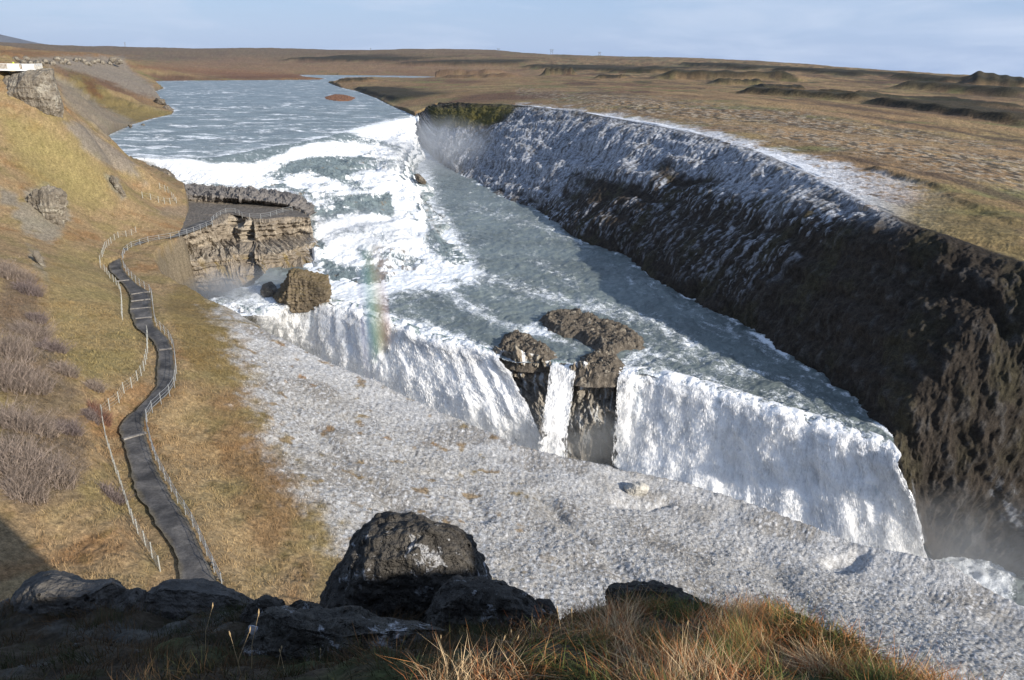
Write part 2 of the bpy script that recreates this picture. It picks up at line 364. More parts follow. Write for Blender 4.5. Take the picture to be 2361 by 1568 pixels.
MOUNDS = [((985, 176, 2), (1135, 178, 3), 11, 16, 120), ((1015, 182, 5), (1180, 186, 5), 5, 10, 60), ((1250, 180, 8), (1325, 181, 8), 9, 14, 40), ((1515, 187, 12), (1840, 194, 12), 8, 13, 160),
          ((1645, 201, 12), (1760, 203, 12), 4.5, 10, 60), ((1700, 225, 12.5), (2000, 246, 12.5), 4, 6, 60), ((1990, 249, 12), (2361, 292, 11), 3.5, 5, 50), ((2060, 208, 13), (2361, 222, 13), 6, 16, 90), ((2230, 200, 13), (2420, 205, 13), 8.5, 22, 90),
          ((2180, 240, 12), (2361, 262, 12), 3, 7, 30), ((1880, 222, 12.5), (1995, 228, 12.5), 3, 7, 40), ((2000, 398, 11.5), (2190, 447, 11), 1.1, 2.2, 8), ((2180, 455, 10.5), (2361, 520, 10), .8, 3, 9),
          ((1540, 141, 24), (1660, 145, 24), 9, 26, 150), ((1560, 150, 22), (1760, 158, 22), 6, 20, 120), ((1750, 212, 12.5), (1860, 214, 12.5), 3.5, 9, 50), ((2060, 188, 14), (2200, 196, 14), 6, 20, 90), ((1780, 165, 18), (2000, 178, 17), 5, 20, 120), ((1370, 186, 10), (1440, 188, 10), 4, 10, 30), ((1400, 158, 20), (1560, 161, 20), 6, 20, 150), ((640, 142, 12), (900, 148, 12), 8, 30, 240), ((900, 148, 14), (1200, 153, 14), 7, 26, 220), ((1200, 153, 15), (1520, 163, 16), 6, 22, 180),
          ((780, 195, .5), (850, 197, .5), 4.5, 12, 30), ((820, 204, .5), (930, 240, .8), 3.2, 7, 40)]
MXY = [(UZ(*a), UZ(*b), h, wn, wf) for a, b, h, wn, wf in MOUNDS]
CANP = CANYON; canb = np.array(CANP); NEAR2 = [p[:2] for p in NEAR]; RIM2 = [p[:2] for p in RIM]; CREST2 = [p[:2] for p in CREST]
FURR = [([UZ(*p)[:2] for p in q], dp, wd) for q, dp, wd in (
    ([(600, 850, -4), (760, 1010, -5.5), (900, 1150, -6.5), (1010, 1300, -6.5)], .5, 1.1), ([(1240, 1130, -12), (1380, 1260, -11.5), (1520, 1400, -10.5), (1640, 1540, -9)], .6, 1.2), ([(1440, 1150, -14.5), (1500, 1155, -14.8), (1540, 1140, -15)], .7, .9),
    ([(980, 1080, -9), (1080, 1110, -10), (1100, 1180, -9.5)], .4, 1.3), ([(1750, 1250, -15), (1850, 1380, -14), (1900, 1500, -12)], .4, 1.6), ([(1930, 1275, -15.8), (1975, 1280, -16), (1990, 1265, -16.3)], .9, 1.0), ([(760, 900, -7.5), (900, 1010, -9), (1040, 1060, -10)], -.3, 2.0))]
def height(x, y, detail=True):
    a = np.arctan2(x, y); r = np.hypot(x, y); H = coarse(a, np.log(np.maximum(r, 13.01)))
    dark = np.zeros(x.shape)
    lm = (a < -.15) & (r < 1500) & (r > 60); cap = 33.6 + .4 * np.sin(x / 17); e = H - cap; H = np.where(lm, cap + np.minimum(e, 0) - .8 * np.exp(-np.abs(e) / 1.5), H)
    far = r > 250
    if far.any():
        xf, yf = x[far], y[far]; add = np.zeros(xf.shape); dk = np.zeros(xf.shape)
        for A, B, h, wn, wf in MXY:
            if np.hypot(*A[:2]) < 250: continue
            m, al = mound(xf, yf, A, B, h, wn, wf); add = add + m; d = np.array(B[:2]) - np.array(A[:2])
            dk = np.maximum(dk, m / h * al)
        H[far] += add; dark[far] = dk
    nr = (r > 120) & (r <= 330) & (x > 40)
    if nr.any():
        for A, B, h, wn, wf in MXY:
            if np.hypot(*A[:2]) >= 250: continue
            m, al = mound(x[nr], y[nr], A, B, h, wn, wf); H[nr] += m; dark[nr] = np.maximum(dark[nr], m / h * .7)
    H = H - np.maximum(r - 1.06 * np.interp(a, SKA, SKR), 0) * .035
    if detail:
        amp = ss(20, 60, r) * (.5 + .5 * ss(100, 400, r)) 
        H = H + fbm(x / 14, y / 14, 3, 1) * .55 * amp + ss(300, 900, r) * fbm(x / 90, y / 90, 4, 9) * 2.0 + ss(1200, 3000, r) * fbm(x / 420, y / 420, 4, 12) * 7
        n = r < 420
        xn, yn = x[n], y[n]
        H[n] += (billow(xn / .9, yn / .9, 3, 21) - .5) * .15 + fbm(xn / 4.5, yn / 4.5, 2, 31) * .2
    fu = (r > 36) & (r < 125) & (x > -50) & (x < 60)
    if fu.any():
        xn, yn = x[fu], y[fu]; wv = perlin(xn / 5, yn / 5, 7) * 1.2
        for ln, dp, wd in FURR: H[fu] -= dp * np.exp(-((linedist(xn, yn, ln) + wv) / wd) ** 2)
    sp_ = (x < -90) & (r > 215) & (r < 620)
    if sp_.any(): H[sp_] += (fbm(x[sp_] / 16, y[sp_] / 16, 4, 15) * 2.2 + (billow(x[sp_] / 7, y[sp_] / 7, 3, 16) - .5) * .8) * ss(1, 6, H[sp_])
    H = H + 14 * np.exp(-(((x - 99) / 12) ** 2 + ((y - 74) / 12) ** 2))  # unseen mound added off to the right to shade the canyon wall's end
    # river bed
    m = (r > 230) & (r < 2400) & (x < 120)
    if m.any():
        sd = sdpoly(x[m], y[m], RIVER); Hm = H[m]; k = np.clip(r[m] / 400, .6, 3)
        Hm = np.where(sd < 0, np.minimum(Hm, -.25 + sd * .25), np.maximum(Hm, np.minimum(.12 + sd * .12 / k, 1.0)))
        H[m] = Hm
    m = (r < 620)
    sd = sdpoly(x[m], y[m], CANP); ins = sd < 0
    xi, yi = x[m][ins], y[m][ins]; dN = linedist(xi, yi, NEAR2); dR = linedist(xi, yi, RIM2 + [np.array([150., 20.])]); dC = linedist(xi, yi, CREST2)
    drop = np.minimum(np.minimum(dN * np.where(yi > 150, 6, 2.3), dR * 6), dC * 6)
    Hm = H[m]; Hi = Hm[ins]; Hm[ins] = np.maximum(Hi - drop, np.minimum(Hi, -36)); H[m] = Hm
    return H, dark

A2, R2 = np.meshgrid(az, rr); XX = R2 * np.sin(A2); YY = R2 * np.cos(A2)
xf, yf = XX.ravel(), YY.ravel(); HH, DK = height(xf, yf)
# path bench
PL = np.array([UZ(*l, z) for l, r, z in PATH]); PR = np.array([UZ(*r, z) for l, r, z in PATH]); PC = (PL + PR) / 2
nb = (np.hypot(xf, yf) < 215) & (np.hypot(xf, yf) > 35) & (xf < 0) & (xf > -75)
bx, by = xf[nb], yf[nb]; best = np.full(bx.shape, 1e9); bz = np.zeros(bx.shape)
for i in range(len(PC) - 3):
    d, t = segdist(bx, by, PC[i], PC[i + 1]); hw = .5 * np.linalg.norm(PL[i] - PR[i]); d = d - hw
    z = PC[i][2] + (PC[i + 1][2] - PC[i][2]) * t; u = d < best; bz[u] = z[u]; best = np.minimum(best, d)
HH[nb] = mix(bz - .25, HH[nb], ss(.1, 2.6, best))
pathd = np.full(xf.shape, 99.0); pathd[nb] = best
V = np.stack([xf, yf, HH], 1)
px, py = proj(V)
print('terrain heights', V.shape, time.time() - T0)

# ---- ground colour (albedo, fixed to the place)
rad = np.hypot(xf, yf)
xh = xf - .9 * HH; yh = yf + 1.3 * HH; n1 = fbm(xh / 9, yh / 9, 5, 41); n2 = fbm(xh / 2.2, yh / 2.2, 4, 51); n3 = fbm(xf / 40, yf / 40, 4, 61); n4 = fbm(xf / 160, yf / 160, 4, 71)
C = np.zeros((len(xf), 3), np.float32) + np.array((.27, .19, .105), np.float32)
C = cmix(C, (.235, .18, .085), ss(-.1, .5, n1)); C = cmix(C, (.26, .15, .07), ss(.1, .6, -n1 + n2 * .3) * .8); C = cmix(C, (.10, .08, .03), ss(.25, .7, n2) * .6)
C = cmix(C, (.34, .25, .13), ss(.2, .7, fbm(xf / 3.1, yf / 3.1, 3, 55)) * .5)
# far plain
P_ = np.zeros_like(C) + np.array((.235, .155, .085), np.float32)
P_ = cmix(P_, (.27, .20, .10), ss(0, .5, n3)); P_ = cmix(P_, (.14, .085, .055), ss(.05, .5, n4)); P_ = cmix(P_, (.17, .155, .07), ss(.1, .6, fbm(xf / 70, yf / 25, 3, 81)))
P_ = cmix(P_, (.085, .06, .04), ss(.3, .7, fbm(xf / 12, yf / 12, 3, 83)) * .5)
fm = np.maximum(ss(300, 420, rad), ss(20, 60, xf) * ss(60, 110, rad)); C = C + (P_ - C) * fm[:, None]
bl = ss(1500, 3200, rad); C = cmix(C, (.15, .115, .085), bl * .8)
_A = UZ(1700, 225, 12.5); _B = UZ(2361, 292, 11); _t = (_B - _A)[:2] / np.hypot(*(_B - _A)[:2]); u_ = xf * _t[0] + yf * _t[1]; v_ = -xf * _t[1] + yf * _t[0]
rt_ = ss(0, 80, xf) * ss(120, 200, rad) * ss(2600, 1800, rad)
bn = fbm(u_ / 130, v_ / 16, 4, 84); C = cmix(C, (.085, .06, .045), ss(.12, .42, bn) * rt_ * .75); C = cmix(C, (.33, .22, .12), ss(.1, .45, -bn) * rt_ * .75)
bn2 = fbm(u_ / 60, v_ / 34, 4, 86); C = cmix(C, (.06, .06, .03), ss(.25, .5, bn2) * ss(500, 1000, rad) * rt_ * .8); C = cmix(C, (.20, .20, .12), ss(.2, .5, -bn2) * ss(700, 1400, rad) * rt_ * .6)
C = cmix(C, (.028, .028, .02), np.clip(DK * 1.7, 0, 1) * .9 * (.25 + .75 * ss(260, 420, rad)))  # dark heath on the mounds, also standing in for shade on their scarps
nz = n1 * 14 + n2 * 8
def patch(poly, col, soft=8, amt=1.0, k=1.0, cond=None):
    global C
    m = pmask(px, py, poly, soft, nz * k) * amt
    if cond is not None: m = m * cond
    C = cmix(C, col, m)
left = (xf < 0)
# reddish heath on the far left bank
patch([(270, 150), (380, 160), (520, 178), (760, 183), (750, 176), (560, 160), (420, 155)], (.17, .07, .04), 6, .7, .4, rad > 420)
patch([(340, 150), (560, 130), (640, 140), (1100, 150), (1300, 175), (1000, 178), (700, 170), (500, 172)], (.24, .15, .095), 10, .6, .5, rad > 600)
patch([(0, 112), (250, 126), (330, 128), (0, 135)], (.22, .12, .06), 4, .7, .2, rad > 300)
# scree and rock bands on the spur
patch([(130, 130), (285, 130), (300, 160), (380, 215), (385, 235), (300, 210), (245, 185), (180, 165), (120, 150), (60, 150), (30, 138)], (.235, .20, .16), 6, .9, .5, left & (rad > 200))
patch([(160, 170), (200, 175), (260, 220), (330, 245), (400, 262), (300, 290), (240, 250), (190, 230), (150, 200)], (.19, .15, .06), 8, .8, .6, left & (rad > 200))
patch([(190, 180), (215, 185), (235, 225), (205, 215)], (.13, .06, .03), 8, .8, .5, left & (rad > 200))
patch([(125, 175), (165, 190), (235, 245), (330, 290), (250, 320), (190, 270), (150, 235)], (.21, .18, .14), 7, .8, .5, left & (rad > 200))
patch([(140, 275), (200, 290), (240, 325), (310, 378), (340, 425), (300, 405), (240, 375), (190, 345), (165, 310)], (.215, .185, .15), 8, .9, .7, left & (rad < 330))
patch([(25, 500), (60, 445), (110, 430), (155, 460), (160, 500), (120, 555), (60, 535)], (.24, .22, .18), 10, .75, 1.2, left & (rad < 250))
patch([(240, 400), (270, 410), (295, 455), (280, 460), (255, 430)], (.2, .19, .16), 5, .9, .5, left & (rad < 250))
patch([(60, 560), (100, 590), (110, 640), (80, 620)], (.24, .22, .18), 8, .6, 1.0, left & (rad < 250))
patch([(0, 430), (40, 450), (50, 480), (0, 470)], (.2, .18, .15), 8, .8, .5, left & (rad < 250))
patch([(440, 470), (455, 480), (445, 505), (380, 500), (345, 485), (400, 480)], (.22, .17, .12), 6, .8, .6, left & (rad < 260))
# olive turf, heath where the shrubs grow
patch([(110, 290), (240, 390), (260, 470), (120, 470), (20, 340), (0, 260)], (.23, .195, .075), 25, .6, 1.5, left & (rad < 300))
patch([(0, 600), (60, 640), (120, 780), (180, 900), (200, 1060), (190, 1150), (60, 1180), (0, 1150)], (.14, .105, .075), 18, .75, 2, left & (rad < 200))
patch([(150, 560), (320, 700), (330, 850), (220, 900), (130, 800), (100, 640)], (.25, .20, .085), 25, .5, 1.5, left & (rad < 200))
patch([(520, 900), (600, 960), (640, 1050), (690, 1130), (720, 1200), (620, 1280), (540, 1150), (480, 1000), (460, 880)], (.20, .12, .055), 50, .6, 5, (rad < 200))
patch([(430, 640), (520, 700), (560, 800), (540, 900), (450, 850), (370, 700)], (.175, .13, .05), 16, .7, 1.5, (rad < 220))
patch([(350, 950), (450, 900), (520, 1150), (640, 1350), (560, 1400), (430, 1150)], (.34, .245, .13), 16, .6, 2, rad < 200)
# frost on the near slope
fr = pmask(px, py, [(500, 640), (570, 690), (640, 740), (880, 830), (1320, 1000), (1800, 1110), (2361, 1300), (2900, 1400), (2900, 2600), (1000, 2000), (850, 1500), (800, 1330), (745, 1210), (690, 1130), (640, 1060), (600, 960), (565, 880), (555, 790), (520, 730)], 75, n1 * 40 + n2 * 45) * ((rad < 240) & (xf < 140))
frn = np.clip(fr * 1.4 - .2, 0, 1); edge = ss(90, 0, np.abs(sdpoly(px, py, [(470, 683), (870, 878), (2361, 1396), (2900, 2600), (1000, 2000), (850, 1500), (745, 1210), (640, 1060), (565, 880), (555, 790)])))
tuft = ss(.42 - .12 * edge, .62, fbm(xf / 2.6, yf / 2.6, 3, 91)) * ss(200, 0, px - 1150 - 0 * py) 
frost = frn * (1 - .85 * tuft)
fcol = cmix(np.zeros_like(C) + np.array((.42, .415, .41), np.float32), (.22, .205, .19), ss(-.05, .5, fbm(xf / .45, yf / .45, 3, 95))[:, ])
fcol = fcol * np.array((1.0, .985, .955), np.float32); gl_ = fbm(xf / 11, yf / 11, 4, 96); fcol = cmix(fcol, (.50, .50, .505), ss(14, 2, linedist(xf, yf, NEAR2)) * .6); fcol = cmix(fcol, (.22, .20, .175), ss(.0, .4, gl_) * .7); fcol = cmix(fcol, (.56, .56, .565), ss(.1, .5, fbm(xf / .45, yf / .6, 3, 97))); fcol = cmix(fcol, (.33, .31, .28), ss(.1, .55, n1) * .45)
C = C + (fcol - C) * frost[:, None]
# spray-soaked rock just inside the gorge edge
# frost on the plateau edge
pf = pmask(px, py, [(1190, 243), (1350, 255), (1500, 277), (1650, 305), (1800, 345), (1950, 382), (2080, 415), (2200, 450), (2270, 480), (2210, 500), (2361, 600), (2400, 640), (2200, 585), (1990, 500), (1700, 370), (1400, 290)], 9, nz * .9) * ((xf > 0) & (rad < 500))
pf2 = pf * ss(2500, 2050, px + py * .5) * (1 - .75 * ss(.15, .5, n2 + .5 * n1 + (px - 1900) / 1200))
C = cmix(C, (.60, .62, .66), pf2 * .92)
patch([(2150, 440), (2361, 480), (2361, 600), (2200, 560), (2050, 500)], (.16, .13, .055), 20, .6, 1.5, (xf > 0) & (rad < 260))
# stony band of the plain
st = pmask(px, py, [(1150, 205), (1500, 225), (1900, 270), (2361, 345), (2361, 440), (2100, 380), (1700, 300), (1300, 235)], 14, nz) * ((xf > 0) & (rad < 900))
kx = 2.2; C = cmix(C, (.36, .31, .24), st * ss(-.05, .2, fbm(u_ / (1.6 * kx), v_ / (1.6 * kx), 2, 101)) * .75); C = cmix(C, (.06, .05, .04), st * ss(.05, .3, fbm(u_ / (2.0 * kx), v_ / (1.2 * kx), 2, 103)) * .85)
for yy, hgt in ((207, 3), (262, 4)):
    patch([(1500, yy), (1800, yy + 28), (2361, yy + 90), (2361, yy + 98 + hgt), (1800, yy + 33 + hgt), (1500, yy + 2)], (.31, .21, .11), 3, .7, .15, (xf > 0))
C = cmix(C, (.10, .085, .06), ss(.2, -.1, HH) * (rad > 230) * (rad < 2400) * .6)
sdC = np.full(xf.shape, 9.0); _m = rad < 330; sdC[_m] = sdpoly(xf[_m], yf[_m], CANP); C = cmix(C, (.17, .14, .10), ss(.2, -.5, sdC + n2 * .5) * (yf > 140) * .9)
steep = None
C *= (1 + .25 * fbm(xf / .7, yf / .7, 2, 111))[:, None] * np.where(rad < 420, 1, 1)[:, None]
C = np.clip(C * .86, .01, .8)
print('terrain colours', time.time() - T0)
# ---- split into the left hillside, the plain on the right and the far hills
nv, nu = XX.shape; q = gridfaces(nv, nu); cxy = V[q].mean(1)[:, :2]; cr_ = np.hypot(cxy[:, 0], cxy[:, 1]); caz = np.arctan2(cxy[:, 0], cxy[:, 1])
reg = np.where(cr_ > 1450, 2, 0)
mid = (cxy[:, 0] > -55 + 0 * cxy[:, 1]) & (cr_ > 300) & (cr_ <= 1450); reg[mid & (caz > -.12)] = 1
reg[(cr_ <= 300) & (cxy[:, 0] > np.interp(cxy[:, 1], [20, 80, 110, 180, 300], [95, 60, 30, 0, -40])) ] = 1
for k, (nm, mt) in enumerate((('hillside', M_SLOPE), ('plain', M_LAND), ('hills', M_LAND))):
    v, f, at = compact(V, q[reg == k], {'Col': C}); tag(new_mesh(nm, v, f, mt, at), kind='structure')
del XX, YY, q
print('terrain built', time.time() - T0)

# ------------------------------------------------------------------ right canyon cliff
NU, NV = 1500, 330
nR = len(RIM); inner = []
tt = np.linspace(0, 1, 9)
perp = normals(np.stack([FOOT, RIM]))
rows = []
prof = [(-.06, -.10), (0.0, 0.0), (.10, .13), (.24, .30), (.40, .50), (.55, .68), (.70, .83), (.84, .94), (1.0, 1.0)]
for s, t in prof:
    r = FOOT + (RIM - FOOT) * s; r[:, 2] = FOOT[:, 2] + (RIM[:, 2] - FOOT[:, 2]) * t; rows.append(r)
d = RIM[:, :2] - FOOT[:, :2]; d /= np.linalg.norm(d, axis=1)[:, None]
for k, dz in ((2.5, .12), (7, .0), (12, -2.2)):
    r = RIM.copy(); r[:, :2] += d * k; r[:, 2] += dz; rows.append(r)
P = loft(rows, NU, np.linspace(0, len(rows) - 1, NV)); N = normals(P); N *= np.sign(N[..., 2:3] + 1e-9) if N[..., 2].mean() < 0 else 1
if (N[..., 2] < 0).mean() > .5: N = -N
al = arclen(P, 1)[NV // 2][None, :] + 0 * P[..., 0]; av = arclen(P, 0)
vv = np.linspace(0, len(rows) - 1, NV)[:, None] + 0 * al; body = ss(0, 1.0, vv) * ss(9.0, 7.2, vv)
sl = al + av * .08                      # the gullies run slantwise down the wall
g1 = .45 - .9 * np.abs(perlin(sl / 17, av / 60, 3)) + .35 + .25 * fbm(sl / 7, av / 25, 3, 4); g2 = .5 + .6 * fbm(sl / 3.4, av / 6, 5, 7, .6); big = fbm(al / 60, av / 30, 3, 13); cr2 = fbm(sl / 1.6, av / 2.6, 4, 17)
strata = perlin(av / 3.2 + fbm(al / 20, av / 20, 2, 19) * 1.5, al / 60, 23)
pxc, pyc = proj(P.reshape(-1, 3)); pxc = pxc.reshape(P.shape[:2]); pyc = pyc.reshape(P.shape[:2])
rocky = ss(1500, 1900, pxc)
terr = np.clip(perlin(av / 6.5 + fbm(al / 25, av / 30, 2, 24) * .9, al / 80, 25) * 3, -1, 1); fine = fbm(sl / .9, av / 1.5, 3, 18, .6); disp = (g1 - .45) * 1.5 + big * 2.2 + (g2 - .5) * .7 + cr2 * .4 + fine * .2 + terr * .45 + rocky * (np.clip(strata * 2, -1, 1) * .25 + fbm(al / 6, av / 3.5, 4, 21, .5) * .45)
P = P + N * (disp * body)[..., None]
P[..., 2] += np.where(vv > 9, (fbm(P[..., 0] / 14, P[..., 1] / 14, 3, 1) * .4), 0)
f_ = P.shape[:2]
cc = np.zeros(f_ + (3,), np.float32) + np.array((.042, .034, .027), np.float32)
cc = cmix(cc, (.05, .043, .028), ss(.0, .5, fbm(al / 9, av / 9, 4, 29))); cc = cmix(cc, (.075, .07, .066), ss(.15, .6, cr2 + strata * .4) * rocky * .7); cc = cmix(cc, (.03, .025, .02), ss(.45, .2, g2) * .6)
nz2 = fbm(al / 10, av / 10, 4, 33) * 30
full = pmask(pxc, pyc, [(960, 260), (1130, 300), (1180, 240), (1500, 270), (1750, 330), (1900, 385), (2080, 480), (2060, 510), (1950, 490), (1850, 480), (1700, 445), (1620, 400), (1540, 390), (1460, 410), (1330, 420), (1250, 460), (1150, 450), (1050, 400), (960, 350)], 45, nz2 * 1.5)
strk = pmask(pxc, pyc, [(1000, 300), (1500, 330), (1800, 440), (1990, 490), (1900, 560), (1800, 640), (1700, 700), (1560, 640), (1440, 600), (1330, 540), (1200, 480), (1050, 400)], 26, nz2)
veil = .75 * fbm(sl / 2.2, av / 9, 5, 37, .65) + .35 * fbm(sl / .7, av / 2.2, 3, 39)
veil = veil + .35 * fine; fro = np.clip(full * (.25 + .75 * ss(-.5, .15, veil + .5 * (g2 - .5))) + strk * ss(.06, .42, veil + .5 * (g2 - .5)) * np.maximum(.2 + .8 * ss(1.0, 6.0, vv), ss(1500, 1250, pxc)), 0, 1)
fro = np.maximum(fro, strk * ss(.06, .01, np.abs(fbm(sl / 4.0 + .35 * perlin(av / 2.2, al / 3, 5), av / 24, 2, 43))) * .7 * ss(-.2, .2, veil))
fro = np.maximum(fro, ss(2000, 2130, pxc) * ss(1080, 1160, pyc) * ss(.1, .3, fbm(al / 2.2, av / 1.1, 4, 47) + .05) * .55)
green = pmask(pxc, pyc, [(1040, 245), (1120, 243), (1200, 245), (1160, 270), (1080, 292), (1000, 290), (985, 250)], 8, nz2 * .3)
topm = ss(8.3, 9.2, vv)
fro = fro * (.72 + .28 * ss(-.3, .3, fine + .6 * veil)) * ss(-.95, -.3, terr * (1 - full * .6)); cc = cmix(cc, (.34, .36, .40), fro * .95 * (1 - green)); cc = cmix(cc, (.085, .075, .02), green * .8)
warm = pmask(pxc, pyc, [(2280, 860), (2361, 820), (2361, 930), (2300, 910)], 10) ; cc = cc * (1 - .35 * ss(2000, 2200, pxc))[..., None]  # wall colour darkened toward the right end, painting in its shade
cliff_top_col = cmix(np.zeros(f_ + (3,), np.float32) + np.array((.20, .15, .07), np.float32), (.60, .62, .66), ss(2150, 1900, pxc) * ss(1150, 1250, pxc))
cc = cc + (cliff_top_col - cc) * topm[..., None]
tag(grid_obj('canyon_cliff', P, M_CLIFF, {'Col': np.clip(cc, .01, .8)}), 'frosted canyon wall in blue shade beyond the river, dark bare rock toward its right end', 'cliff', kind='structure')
print('cliff', time.time() - T0)

# ------------------------------------------------------------------ water sheets
def water_grid(name, polyxy, z, mat, r0, r1, a0, a1, da, dr, wave, foamf, grow=2.0, edge=None):
    r_ = [r0]
    while r_[-1] < r1: r_.append(r_[-1] * (1 + dr(r_[-1])))
    A_, R_ = np.meshgrid(np.arange(a0, a1, da), np.array(r_)); x = R_ * np.sin(A_); y = R_ * np.cos(A_)
    sd = sdpoly(x.ravel(), y.ravel(), polyxy).reshape(x.shape); Z = z + wave(x, y, sd)
    P = np.stack([x, y, Z], -1); X, Y = proj(P.reshape(-1, 3)); fo = foamf(x, y, X.reshape(x.shape), Y.reshape(x.shape), sd)
    ok = sd < grow * np.clip(R_ / 300, 1, 5)
    if edge is not None: ok &= (linedist(x, y, edge) > 3.5) | (sd < -.35)
    keep = ok[:-1, :-1] & ok[1:, 1:] & ok[1:, :-1] & ok[:-1, 1:]
    v, f, at = compact(P.reshape(-1, 3), gridfaces(*x.shape, keep), {'foam': fo.ravel()})
    return tag(new_mesh(name, v, f, mat, at), kind='structure')
def wave_u(x, y, sd):
    r = np.hypot(x, y); k = ss(1200, 500, r); return (fbm(x / 9, y / 5, 4, 121) * .38 + fbm(x / 2.6, y / 1.6, 2, 127) * .12) * k * ss(0, -6, sd) - .02
def foam_u(x, y, X, Y, sd):
    st = ss(.15, .5, fbm(x / 26, y / 7 + x * .01, 4, 131)); n = fbm(x / 6, y / 2.4, 4, 133)
    f = .09 + .27 * st + .16 * n + .12 * ss(420, 300, np.hypot(x, y)) + .30 * ss(14, 0, linedist(x, y, CREST2))
    f = f + .25 * ss(5, 0, np.abs(sd)) * (n > .0)
    for Yl, x0, x1, w in ((248, 420, 720, 3), (215, 400, 560, 2.5), (274, 560, 780, 3), (290, 430, 700, 3), (300, 540, 800, 4), (318, 300, 620, 4)):
        yc = Yl + 5 * perlin(X / 90, X * 0 + Yl, 3); f = f + (.10 + .5 * n) * ss(w * 1.6, 0, np.abs(Y - yc)) * ss(x0 - 40, x0 + 40, X) * ss(x1 + 40, x1 - 40, X)
    return f
water_grid('river', RIVER, 0.0, M_RIVER, 225, 1500, -.62, .0, .0011, lambda r: .0022 if r < 600 else .006, wave_u, foam_u, 2.5, CREST2)

LIP = [(470, 690), (560, 735), (620, 722), (680, 706), (750, 702), (830, 722), (910, 752), (990, 782), (1070, 800), (1140, 822), (1200, 840), (1270, 832), (1335, 848), (1425, 866), (1500, 869), (1600, 892), (1700, 925), (1800, 955), (1900, 985), (1990, 1010), (2055, 1045), (2085, 1085)]
LIP2 = [UZ(X, Y, -12)[:2] for X, Y in LIP]
W1P = [UZ(X, Y, -12)[:2] for X, Y in LIP] + [p[:2] for p in FOOT[:11][::-1]] + [UZ(X, Y, -12)[:2] for X, Y in [(960, 380), (990, 450), (1020, 520), (1000, 600), (860, 640), (735, 600), (640, 620), (600, 660)]]
def wave_w(x, y, sd): return fbm(x / 5, y / 5, 4, 141) * .38 + fbm(x / 1.2, y / 1.2, 3, 147) * .09 - .05 + ss(8, 0, linedist(x, y, LIP2)) * (fbm(x / 1.8, y / 1.8, 4, 157, .6) * .55 + .12) * ss(-.2, -2.5, sd) + (billow(x / 3.2, y / 3.2, 2, 149) - .5) * .22
def foam_w(x, y, X, Y, sd):
    n = fbm(x / 7, y / 7, 5, 151, .65); rd = 1 - billow(x / 5 + y * .08, y / 9, 4, 153)
    f = .0 + .20 * n + .18 * ss(.4, .9, rd)
    f = f + .75 * pmask(X, Y, [(720, 560), (1000, 500), (1070, 620), (1000, 660), (900, 680), (790, 700), (700, 660)], 26, n * 25)
    for ln, w, a in (([(1000, 640), (1150, 645), (1300, 690), (1500, 740), (1600, 790)], 16, .42), ([(1020, 655), (1070, 700), (1150, 745), (1250, 770)], 15, .5), ([(1090, 480), (1250, 520), (1350, 560)], 14, .28), ([(1230, 600), (1330, 650)], 14, .3),
                     ([(1450, 640), (1600, 720), (1750, 790), (1900, 880), (2040, 960)], 17, .25), ([(800, 690), (950, 720), (1080, 790)], 22, .3), ([(620, 720), (700, 690), (800, 690)], 20, .6), ([(1250, 735), (1220, 760), (1300, 790)], 9, .35), ([(1430, 850), (1500, 800)], 10, .4)):
        f = f + a * .62 * ss(w * 1.9, 0, linedist(X, Y, ln) + n * 22)
    f = f + .16 * pmask(X, Y, [(1440, 800), (1600, 790), (1800, 860), (1950, 960), (2085, 1050), (2085, 1100), (1900, 1010), (1600, 910), (1430, 880)], 16, n * 22)
    f = f + .35 * pmask(X, Y, [(700, 700), (900, 720), (1130, 800), (1150, 830), (1000, 800), (850, 735)], 10, n * 14)
    f = f + .26 * ss(5, 0, linedist(x, y, LIP2) + n * 3) * ss(-.25, .3, n + .3) + .35 * pmask(X, Y, [(560, 640), (700, 690), (740, 720), (600, 760), (450, 720)], 18, n * 12) + .4 * pmask(X, Y, [(955, 320), (985, 330), (1015, 470), (1110, 615), (1080, 650), (950, 520)], 26, n * 22)
    f = f + .45 * ss(1.2, 0, np.abs(linedist(x, y, [p[:2] for p in FOOT[:11]]) - 0.6)) * ss(-.1, .3, n)
    return f
water_grid('water', W1P, -12.0, M_WATER, 78, 480, -.42, .62, .0011, lambda r: .0022, wave_w, foam_w, 2.2, [UZ(X, Y, -12)[:2] for X, Y in LIP] + [FOOT[10][:2]])
W0P = [UZ(X, Y, -29)[:2] for X, Y in [(380, 700), (700, 700), (1300, 960), (1600, 1060), (2100, 1260), (2200, 1270), (2330, 1310), (2500, 1400), (3000, 1700), (2400, 1700), (1600, 1400), (900, 1200), (400, 900)]]
def wave_0(x, y, sd): return fbm(x / 5, y / 5, 4, 161) * .5 + billow(x / 3, y / 3, 3, 163) * .5 - .3
def foam_0(x, y, X, Y, sd): return .5 + .25 * fbm(x / 7, y / 7, 4, 165) - .6 * ss(2330, 2380, X + (Y - 1300) * .3)
water_grid('gorge_pool', W0P, -29.0, M_WATER, 50, 230, -.5, .84, .0014, lambda r: .004, wave_0, foam_0, 6)
print('water', time.time() - T0)

